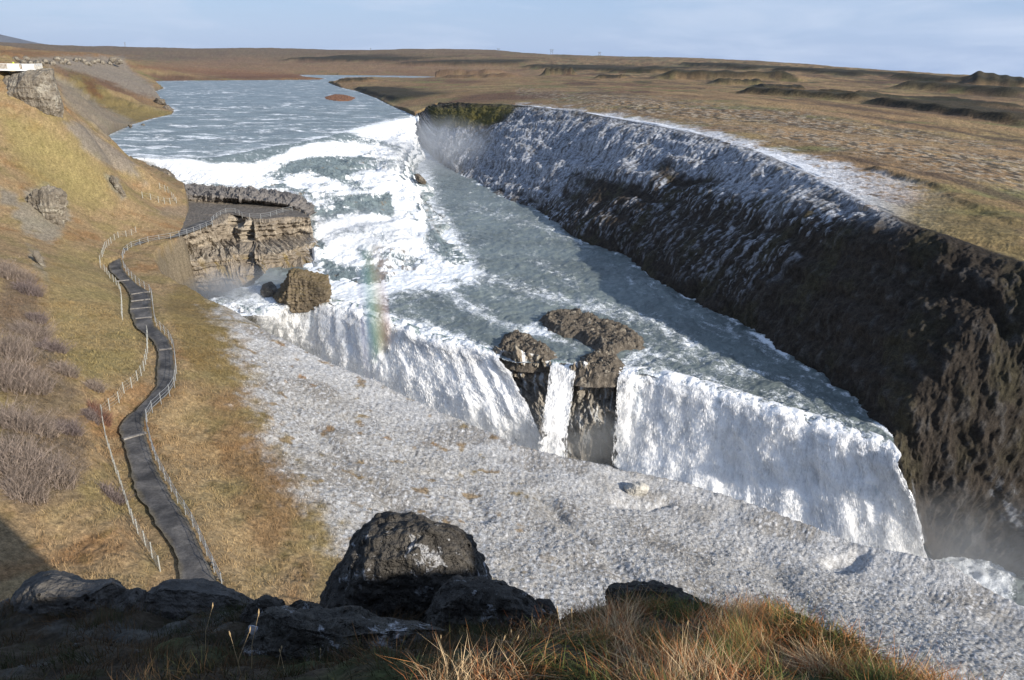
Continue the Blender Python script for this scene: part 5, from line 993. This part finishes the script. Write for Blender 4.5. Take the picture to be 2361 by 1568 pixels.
def zfg(x, y, det=True):
    o = np.zeros(x.shape)
    for i in range(len(fc)): r2 = (x - fc[i, 0]) ** 2 + (y - fc[i, 1]) ** 2; o += Wf[i] * .5 * r2 * np.log(r2 + 1e-12)
    o += Wf[-3] + Wf[-2] * x + Wf[-1] * y
    ye_ = np.interp(x, [-14, -6, -2.5, 0, .8, 1.0, 1.27, 1.4, 1.5, 1.8, 3, 6, 10, 14], [6, 4.6, 3.95, 3.95, 3.6, 3.4, 3.0, 2.5, 1.9, 1.2, .6, .4, 1.2, 2])
    o = o + fbm(x / .9, y / .9, 3, 851) * .10 + (billow(x / .35, y / .35, 3, 853) - .4) * .05
    tp_ = np.interp(y, [-12, -5.7, -5.2, -3.9, -3.5, -1, .6], [39.0, 38.7, 37.1, 37.1, 39.0, 38.9, 34]); o = np.maximum(o, tp_ - np.abs(x - 9.6) * 1.3 + fbm(x / 1.1, y / 1.1, 3, 855) * .25)  # unseen ridge put in at the right, crest stepped to shade the near boulders
    e = y - ye_; o = o - np.where(e > 0, e * 2.6 + e ** 2 * .3, 0); return np.maximum(o, 4 + 0 * o), e
gx, gyv = np.meshgrid(np.r_[np.linspace(-14, -4.2, 60)[:-1], np.linspace(-4.2, 4.2, 560), np.linspace(4.2, 15, 60)[1:]], np.r_[np.linspace(-13, .8, 90)[:-1], np.linspace(.8, 6, 330), np.linspace(6, 14, 60)[1:]])
gzv, ge = zfg(gx, gyv); P = np.stack([gx, gyv, gzv], -1)
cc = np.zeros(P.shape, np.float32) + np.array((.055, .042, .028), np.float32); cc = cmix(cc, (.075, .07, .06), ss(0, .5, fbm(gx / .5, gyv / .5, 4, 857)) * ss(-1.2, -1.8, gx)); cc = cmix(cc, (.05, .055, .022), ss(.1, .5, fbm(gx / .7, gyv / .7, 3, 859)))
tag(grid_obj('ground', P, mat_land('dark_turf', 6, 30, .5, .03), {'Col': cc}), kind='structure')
FG = [([(738, 1425), (770, 1345), (798, 1292), (812, 1252), (838, 1216), (868, 1190), (900, 1183), (950, 1192), (990, 1212), (1040, 1222), (1090, 1240), (1130, 1275), (1155, 1320), (1168, 1375), (1165, 1450), (900, 1500), (760, 1480)], 4.7, 1.3, M_FGR, 'largest dark lichen-spotted boulder, its flat top against the frosted slope', .06, .45),
      ([(960, 1440), (1000, 1370), (1060, 1342), (1140, 1340), (1190, 1362), (1240, 1402), (1285, 1432), (1275, 1490), (1150, 1540), (1000, 1520), (930, 1490)], 4.0, .9, M_FGR, 'lower lichened boulder leaning against the right foot of the largest boulder', .07, .5),
      ([(538, 1490), (572, 1412), (610, 1386), (650, 1380), (700, 1402), (800, 1412), (900, 1437), (1000, 1462), (1050, 1505), (1010, 1580), (800, 1640), (560, 1640)], 3.35, .9, M_FGL, 'pale lichen-crusted rock with one bright white patch, left of the largest boulder', .07, .5),
      ([(15, 1400), (40, 1352), (100, 1324), (150, 1331), (200, 1347), (255, 1336), (285, 1360), (300, 1410), (250, 1460), (150, 1500), (40, 1490)], 4.3, 1.1, M_FGS, 'smooth grey slab at the lower left corner', .045, .4),
      ([(296, 1400), (320, 1362), (400, 1341), (470, 1345), (530, 1362), (592, 1388), (600, 1420), (560, 1450), (450, 1490), (320, 1470)], 4.35, 1.0, M_FGS, 'grey slab with black holes where the dark path disappears', .045, .4),
      ([(1362, 1420), (1378, 1375), (1430, 1352), (1500, 1351), (1560, 1362), (1620, 1390), (1665, 1425), (1640, 1450), (1500, 1460), (1380, 1450)], 3.85, .6, M_FGR, 'low dark mossy rock behind the rust-coloured grass', .08, .5),
      ([(1222, 1410), (1238, 1378), (1268, 1384), (1288, 1415), (1290, 1450), (1240, 1460)], 4.0, .35, M_FGR, 'small dark stone at the gap between the boulders and the grass', .06, .6)]
for i, (ol, d, th, mt, lb, ro, bx_) in enumerate(FG):
    outline_rock('boulder', ol, d, th, mt, lb, ro, 420, 230, bx_, 40 + i, .12, 'boulder')
# bright white lichen patch on the pale rock
p = UD(583, 1452, 3.35 - .40); o = outline_rock('lichen_patch', [(570, 1450), (574, 1440), (590, 1438), (598, 1448), (592, 1460), (580, 1466), (572, 1460)], 2.93, .02, flat_mat('white_lichen', (.42, .43, .47), .95, 0, .2, 60), None, .05, 40, 20); par = [b for b in bpy.data.objects if b.get('label', '').startswith('pale lichen-crusted')][0]
o.parent = par; o.matrix_parent_inverse = Matrix.Translation(-par.location); del o['category']
for i in range(26):
    X, Y = rng.uniform(10, 330), rng.uniform(1440, 1530); d = rng.uniform(3.0, 3.4); s_ = rng.uniform(3, 9) if i > 2 else 14
    p = UD(X, Y, d); zg = zfg(np.array([p[0]]), np.array([p[1]]))[0][0]
    if i < 8: outline_rock('pebble', [(X - s_, Y), (X - s_ * .5, Y - s_ * .6), (X + s_ * .6, Y - s_ * .5), (X + s_, Y + s_ * .2), (X, Y + s_ * .6)], d, s_ * .004, M_FGS, 'small grey pebble on the dark turf below the smooth slab', .05, 24, 14, seed=60 + i, cat='pebble', group='pebbles on the turf at the lower left').location[2] = zg + .005
# foreground grass
def fgrass(n, x0, x1, y0, y1, Lr, wr, cols, name, lb, dens=None, upright=.35, L2=1.0):
    x = rng.uniform(x0, x1, n); y = rng.uniform(y0, y1, n); z, e = zfg(x, y); cl_ = fbm(x / .28, y / .28, 3, 871); k = (e < .12) & (rng.random(n) < ss(-.5, .35, cl_))
    if dens is not None: k &= rng.random(n) < dens(x, y)
    x, y, z, cl_ = x[k], y[k], z[k], cl_[k]; m = len(x); L = rng.uniform(*Lr, m) * (1 + .5 * cl_); w_ = rng.uniform(*wr, m)
    lean = rng.normal(0, upright, (m, 2)) + np.stack([fbm(x / .4, y / .4, 2, 873), fbm(x / .4, y / .4, 2, 875)], 1) * .9
    t = np.clip(fbm(x / .35, y / .35, 3, 877) * 1.2 + .5 + rng.normal(0, .25, m), 0, .999); ci = (t * len(cols)).astype(int); col = np.array(cols)[ci] * rng.uniform(.7, 1.4, (m, 1))
    return blades(name, np.stack([x, y, z - .01], 1), L, w_, col, lean, lb, .8)
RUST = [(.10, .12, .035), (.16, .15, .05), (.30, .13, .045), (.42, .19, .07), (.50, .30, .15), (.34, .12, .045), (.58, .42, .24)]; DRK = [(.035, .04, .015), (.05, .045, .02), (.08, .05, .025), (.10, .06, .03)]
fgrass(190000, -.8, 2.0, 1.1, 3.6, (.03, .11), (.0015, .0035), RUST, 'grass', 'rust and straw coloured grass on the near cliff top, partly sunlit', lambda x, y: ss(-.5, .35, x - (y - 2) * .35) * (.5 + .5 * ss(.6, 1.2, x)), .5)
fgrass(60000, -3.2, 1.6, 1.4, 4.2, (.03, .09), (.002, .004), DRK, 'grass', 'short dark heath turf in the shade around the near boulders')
# single tall stems
st_ = [(470, 1480, 3.0, 130), (545, 1565, 2.6, 150), (558, 1560, 2.6, 130), (575, 1500, 2.7, 160), (640, 1560, 2.6, 90), (660, 1560, 2.6, 80), (1130, 1560, 2.3, 120), (1155, 1560, 2.3, 120), (1190, 1540, 2.5, 110), (1215, 1500, 2.8, 90), (1060, 1510, 3.0, 70), (1245, 1460, 3.4, 80), (1680, 1420, 3.2, 60), (1435, 1400, 3.5, 60), (1400, 1400, 3.5, 70), (740, 1550, 2.8, 70), (1010, 1568, 2.4, 130), (1320, 1500, 2.8, 120), (1300, 1520, 2.7, 150), (1910, 1540, 2.3, 120), (1560, 1520, 2.4, 110), (2020, 1568, 2.1, 90)]
for i, (X, Y, d, hp) in enumerate(st_):
    b = UD(X, Y, d); b[2] = min(b[2], zfg(np.array([b[0]]), np.array([b[1]]))[0][0] + .02) - .02; h = hp * S / F * d * 1.15; l_ = random.uniform(-.25, .35) * h; m = MB(); m.tube([b, b + [l_ * .3, 0, h * .5], b + [l_, .02, h]], [.0018, .0013, .0008], 4)
    o = m.build('grass_stem', flat_mat('straw', (.42, .30, .16)) if i == 0 else bpy.data.materials['straw'], None)
    h_ = MB(); tp = b + [l_, .02, h]; h_.tube([tp - [0, 0, h * .03], tp + [l_ * .05, 0, h * .04], tp + [l_ * .1, 0, h * .11]], [.0012, .0034, .0008], 5); hd = h_.build('seed_head', bpy.data.materials['straw']); hd.parent = o
    tag(o, 'single dry straw coloured grass stem with a seed head standing up from the near turf', 'grass stem', 'dry stems on the near cliff top')
print('foreground', time.time() - T0)
# ------------------------------------------------------------------ extra foreground stones
for i, (ol, d, th, mt, lb) in enumerate((
    ([(545, 1440), (575, 1385), (612, 1376), (650, 1388), (665, 1440), (600, 1470)], 3.7, .5, M_FGR, 'brown knob of rock between the right slab and the pale lichened rock'),
    ([(225, 1460), (250, 1372), (290, 1348), (335, 1370), (350, 1460), (280, 1490)], 4.15, .6, M_FGS, 'narrow grey stone wedged between the two slabs'),
    ([(660, 1400), (690, 1382), (740, 1395), (770, 1420), (700, 1450)], 3.8, .5, M_FGR, 'low dark stone under the left flank of the largest boulder'),
    ([(1170, 1420), (1195, 1395), (1230, 1400), (1250, 1440), (1200, 1470)], 3.8, .5, M_FGR, 'dark stone behind the right foot of the lower lichened boulder'),
    ([(-30, 1450), (-10, 1400), (20, 1380), (50, 1400), (60, 1470), (10, 1500)], 4.3, .6, M_FGS, 'grey stone cut by the left edge of the picture beside the smooth slab'),
)): outline_rock('boulder', ol, d, th, mt, lb, .08, 200, 110, .5, 70 + i, .1, 'boulder')
# ------------------------------------------------------------------ faint rainbow in the spray
cb = UZ(862, 745, -17); v = []; f = []; nz_ = 18
for j in range(nz_ + 1):
    Yp = 560 + (905 - 560) * j / nz_; Xc = 852 + 22 * (j / nz_) ** .9; 
    for Xp in (Xc - 36, Xc + 36):
        for dd in (-1.6, 1.6): v.append(tuple(UD(Xp, Yp, cb[1] - 17 + dd) ))
for j in range(nz_):
    a = j * 4; b = a + 4; f += [[a, a + 2, b + 2, b], [a + 1, b + 1, b + 3, a + 3], [a, b, b + 1, a + 1], [a + 2, a + 3, b + 3, b + 2]]
f += [[0, 1, 3, 2], [nz_ * 4, nz_ * 4 + 2, nz_ * 4 + 3, nz_ * 4 + 1]]
v = np.array(v); cb = v.mean(0); me = bpy.data.meshes.new('rainbow'); me.from_pydata([tuple(p - cb) for p in v], [], f); ob = bpy.data.objects.new('rainbow', me); COL.objects.link(ob); ob.location = cb
bm = bmesh.new(); bm.from_mesh(me); bmesh.ops.recalc_face_normals(bm, faces=bm.faces); bm.to_mesh(me); bm.free()
m = bpy.data.materials.new('rainbow_spray'); m.use_nodes = True; nt = m.node_tree; nt.nodes.clear(); out_ = nt.nodes.new('ShaderNodeOutputMaterial'); vp = nt.nodes.new('ShaderNodeVolumePrincipled'); nt.links.new(vp.outputs[0], out_.inputs['Volume'])
tcn = nt.nodes.new('ShaderNodeTexCoord'); sp = nt.nodes.new('ShaderNodeSeparateXYZ'); nt.links.new(tcn.outputs['Object'], sp.inputs[0]); wx = np.ptp(v[:4, 0])
off = nt.nodes.new('ShaderNodeMath'); off.operation = 'MULTIPLY_ADD'; nt.links.new(sp.outputs[2], off.inputs[0]); off.inputs[1].default_value = .06; nt.links.new(sp.outputs[0], off.inputs[2])
t_ = maprange(nt, off.outputs[0], -wx / 2, wx / 2, 0, 1); rp = nt.nodes.new('ShaderNodeValToRGB'); nt.links.new(t_, rp.inputs[0]); el = rp.color_ramp.elements
el[0].position = .1; el[0].color = (.72, .66, 1, 1); el[1].position = .95; el[1].color = (1, .5, .45, 1)
for p_, c_ in ((.3, (.55, .85, 1, 1)), (.48, (.6, 1, .72, 1)), (.62, (1, 1, .6, 1)), (.78, (1, .75, .55, 1))): e_ = el.new(p_); e_.color = c_
nt.links.new(rp.outputs[0], vp.inputs['Color']); d1 = maprange(nt, t_, 0, .35, 0, 1); d2 = maprange(nt, t_, 1, .75, 0, 1); z1 = maprange(nt, sp.outputs[2], float(v[:, 2].max() - cb[2]), -1.0, 0, 1)
ml = nt.nodes.new('ShaderNodeMath'); ml.operation = 'MULTIPLY'; nt.links.new(d1, ml.inputs[0]); nt.links.new(d2, ml.inputs[1]); m2 = nt.nodes.new('ShaderNodeMath'); m2.operation = 'MULTIPLY'; nt.links.new(ml.outputs[0], m2.inputs[0]); nt.links.new(z1, m2.inputs[1])
m3 = nt.nodes.new('ShaderNodeMath'); m3.operation = 'MULTIPLY'; nt.links.new(m2.outputs[0], m3.inputs[0]); m3.inputs[1].default_value = .27; nt.links.new(m3.outputs[0], vp.inputs['Density']); me.materials.append(m); tag(ob, 'faint upright rainbow in the spray of the left lower fall', 'rainbow', kind='stuff')
# ------------------------------------------------------------------ spray
def mist(name, c, rad, dens, label, col=(.86, .9, .95), ns=.12):
    bpy.ops.mesh.primitive_ico_sphere_add(subdivisions=3, radius=1, location=c); o = bpy.context.object; o.name = name; o.scale = rad
    m = bpy.data.materials.new(name); m.use_nodes = True; nt = m.node_tree; nt.nodes.clear(); out = nt.nodes.new('ShaderNodeOutputMaterial'); v = nt.nodes.new('ShaderNodeVolumePrincipled'); nt.links.new(v.outputs[0], out.inputs['Volume'])
    v.inputs['Color'].default_value = (*col, 1); v.inputs['Anisotropy'].default_value = .1
    tcn = nt.nodes.new('ShaderNodeTexCoord'); ln = nt.nodes.new('ShaderNodeVectorMath'); ln.operation = 'LENGTH'; nt.links.new(tcn.outputs['Object'], ln.inputs[0]); f = maprange(nt, ln.outputs['Value'], 1.0, .25, 0, 1)
    n = noise(nt, ns, 3, .55, geo_pos(nt)); k = maprange(nt, n.outputs[0], .38, .68, 0, 1); a = nt.nodes.new('ShaderNodeMath'); a.operation = 'MULTIPLY'; nt.links.new(f, a.inputs[0]); nt.links.new(k, a.inputs[1])
    b_ = nt.nodes.new('ShaderNodeMath'); b_.operation = 'MULTIPLY'; nt.links.new(a.outputs[0], b_.inputs[0]); b_.inputs[1].default_value = dens; nt.links.new(b_.outputs[0], v.inputs['Density']); o.data.materials.append(m); return tag(o, label, 'spray', kind='stuff')
mist('mist', UZ(1000, 345, -4), (34, 55, 16), .035, 'pale spray hanging in the shaded corner below the right end of the upper cascade')
mist('mist', UZ(560, 700, -14), (15, 12, 9), .22, 'white spray rising at the foot of the rock ledge')
mist('mist', UZ(830, 540, -9), (22, 22, 7), .07, 'spray over the middle of the upper cascade')
mist('mist', UZ(2240, 1300, -25), (18, 14, 10), .08, 'spray in the shaded bottom of the gorge right of the lower falls')
mist('mist', UZ(960, 880, -20), (26, 9, 8), .05, 'thin veil of spray in front of the left lower fall')
mist('mist', UZ(1800, 1090, -21), (27, 9, 8), .045, 'thin veil of spray in front of the right lower fall')
mist('mist', UZ(1300, 1010, -24), (36, 8, 7), .2, 'spray along the bottom of the lower falls')
#%%END2%%
# ------------------------------------------------------------------ light
SUN_AZ = math.radians(131); SUN_EL = math.radians(22)       # azimuth from +y towards +x
sd_ = Vector((math.sin(SUN_AZ) * math.cos(SUN_EL), math.cos(SUN_AZ) * math.cos(SUN_EL), math.sin(SUN_EL)))
sl_ = bpy.data.lights.new('sun', 'SUN'); sl_.energy = 5; sl_.angle = math.radians(.53); sl_.color = (1, .93, .82)
so = bpy.data.objects.new('sun', sl_); COL.objects.link(so); so.rotation_euler = (-sd_).to_track_quat('-Z', 'Y').to_euler()
w = bpy.data.worlds.new('World'); scene.world = w; w.use_nodes = True; nt = w.node_tree; bg = nt.nodes['Background']
st = nt.nodes.new('ShaderNodeTexSky'); st.sky_type = 'NISHITA'; st.sun_disc = False; st.sun_elevation = SUN_EL; st.sun_rotation = SUN_AZ; st.air_density = 1.0; st.dust_density = .6; st.ozone_density = 2.0; st.altitude = 200
tc = nt.nodes.new('ShaderNodeTexCoord'); sep = nt.nodes.new('ShaderNodeSeparateXYZ'); nt.links.new(tc.outputs['Generated'], sep.inputs[0])
mp = nt.nodes.new('ShaderNodeMapping'); mp.inputs['Scale'].default_value = (2.2, 2.2, 13); mp.inputs['Rotation'].default_value = (.12, .1, .3); nt.links.new(tc.outputs['Generated'], mp.inputs[0])
cn = noise(nt, 2.0, 7, .58, mp.outputs[0], .5); ck = maprange(nt, cn.outputs[0], .46, .70, 0, .9)
hz = maprange(nt, sep.outputs[2], .0, .5, .75, .35)
c1 = mixcol(nt, hz, st.outputs[0], (3.4, 4.85, 7.9)); c2 = mixcol(nt, ck, c1, (5.4, 6.3, 7.9)); nt.links.new(c2, bg.inputs[0]); bg.inputs[1].default_value = .082
scene.view_settings.view_transform = 'Standard'; scene.view_settings.look = 'None'; scene.view_settings.exposure = 0.5; scene.view_settings.gamma = 1
scene.cycles.max_bounces = 6; scene.cycles.use_denoising = True
bpy.ops.mesh.primitive_cube_add(size=2, location=(0, 0, 0)); hz_ = bpy.context.object; hz_.name = 'haze'; hz_.scale = (18500, 18500, 640); m = bpy.data.materials.new('haze'); m.use_nodes = True; nt = m.node_tree; nt.nodes.clear(); out_ = nt.nodes.new('ShaderNodeOutputMaterial'); vp = nt.nodes.new('ShaderNodeVolumePrincipled'); nt.links.new(vp.outputs[0], out_.inputs['Volume'])
vp.inputs['Color'].default_value = (.75, .85, 1, 1); vp.inputs['Density'].default_value = 1.3e-5; vp.inputs['Anisotropy'].default_value = .2; hz_.data.materials.append(m); tag(hz_, None, None, None, 'stuff')
print('done', time.time() - T0)
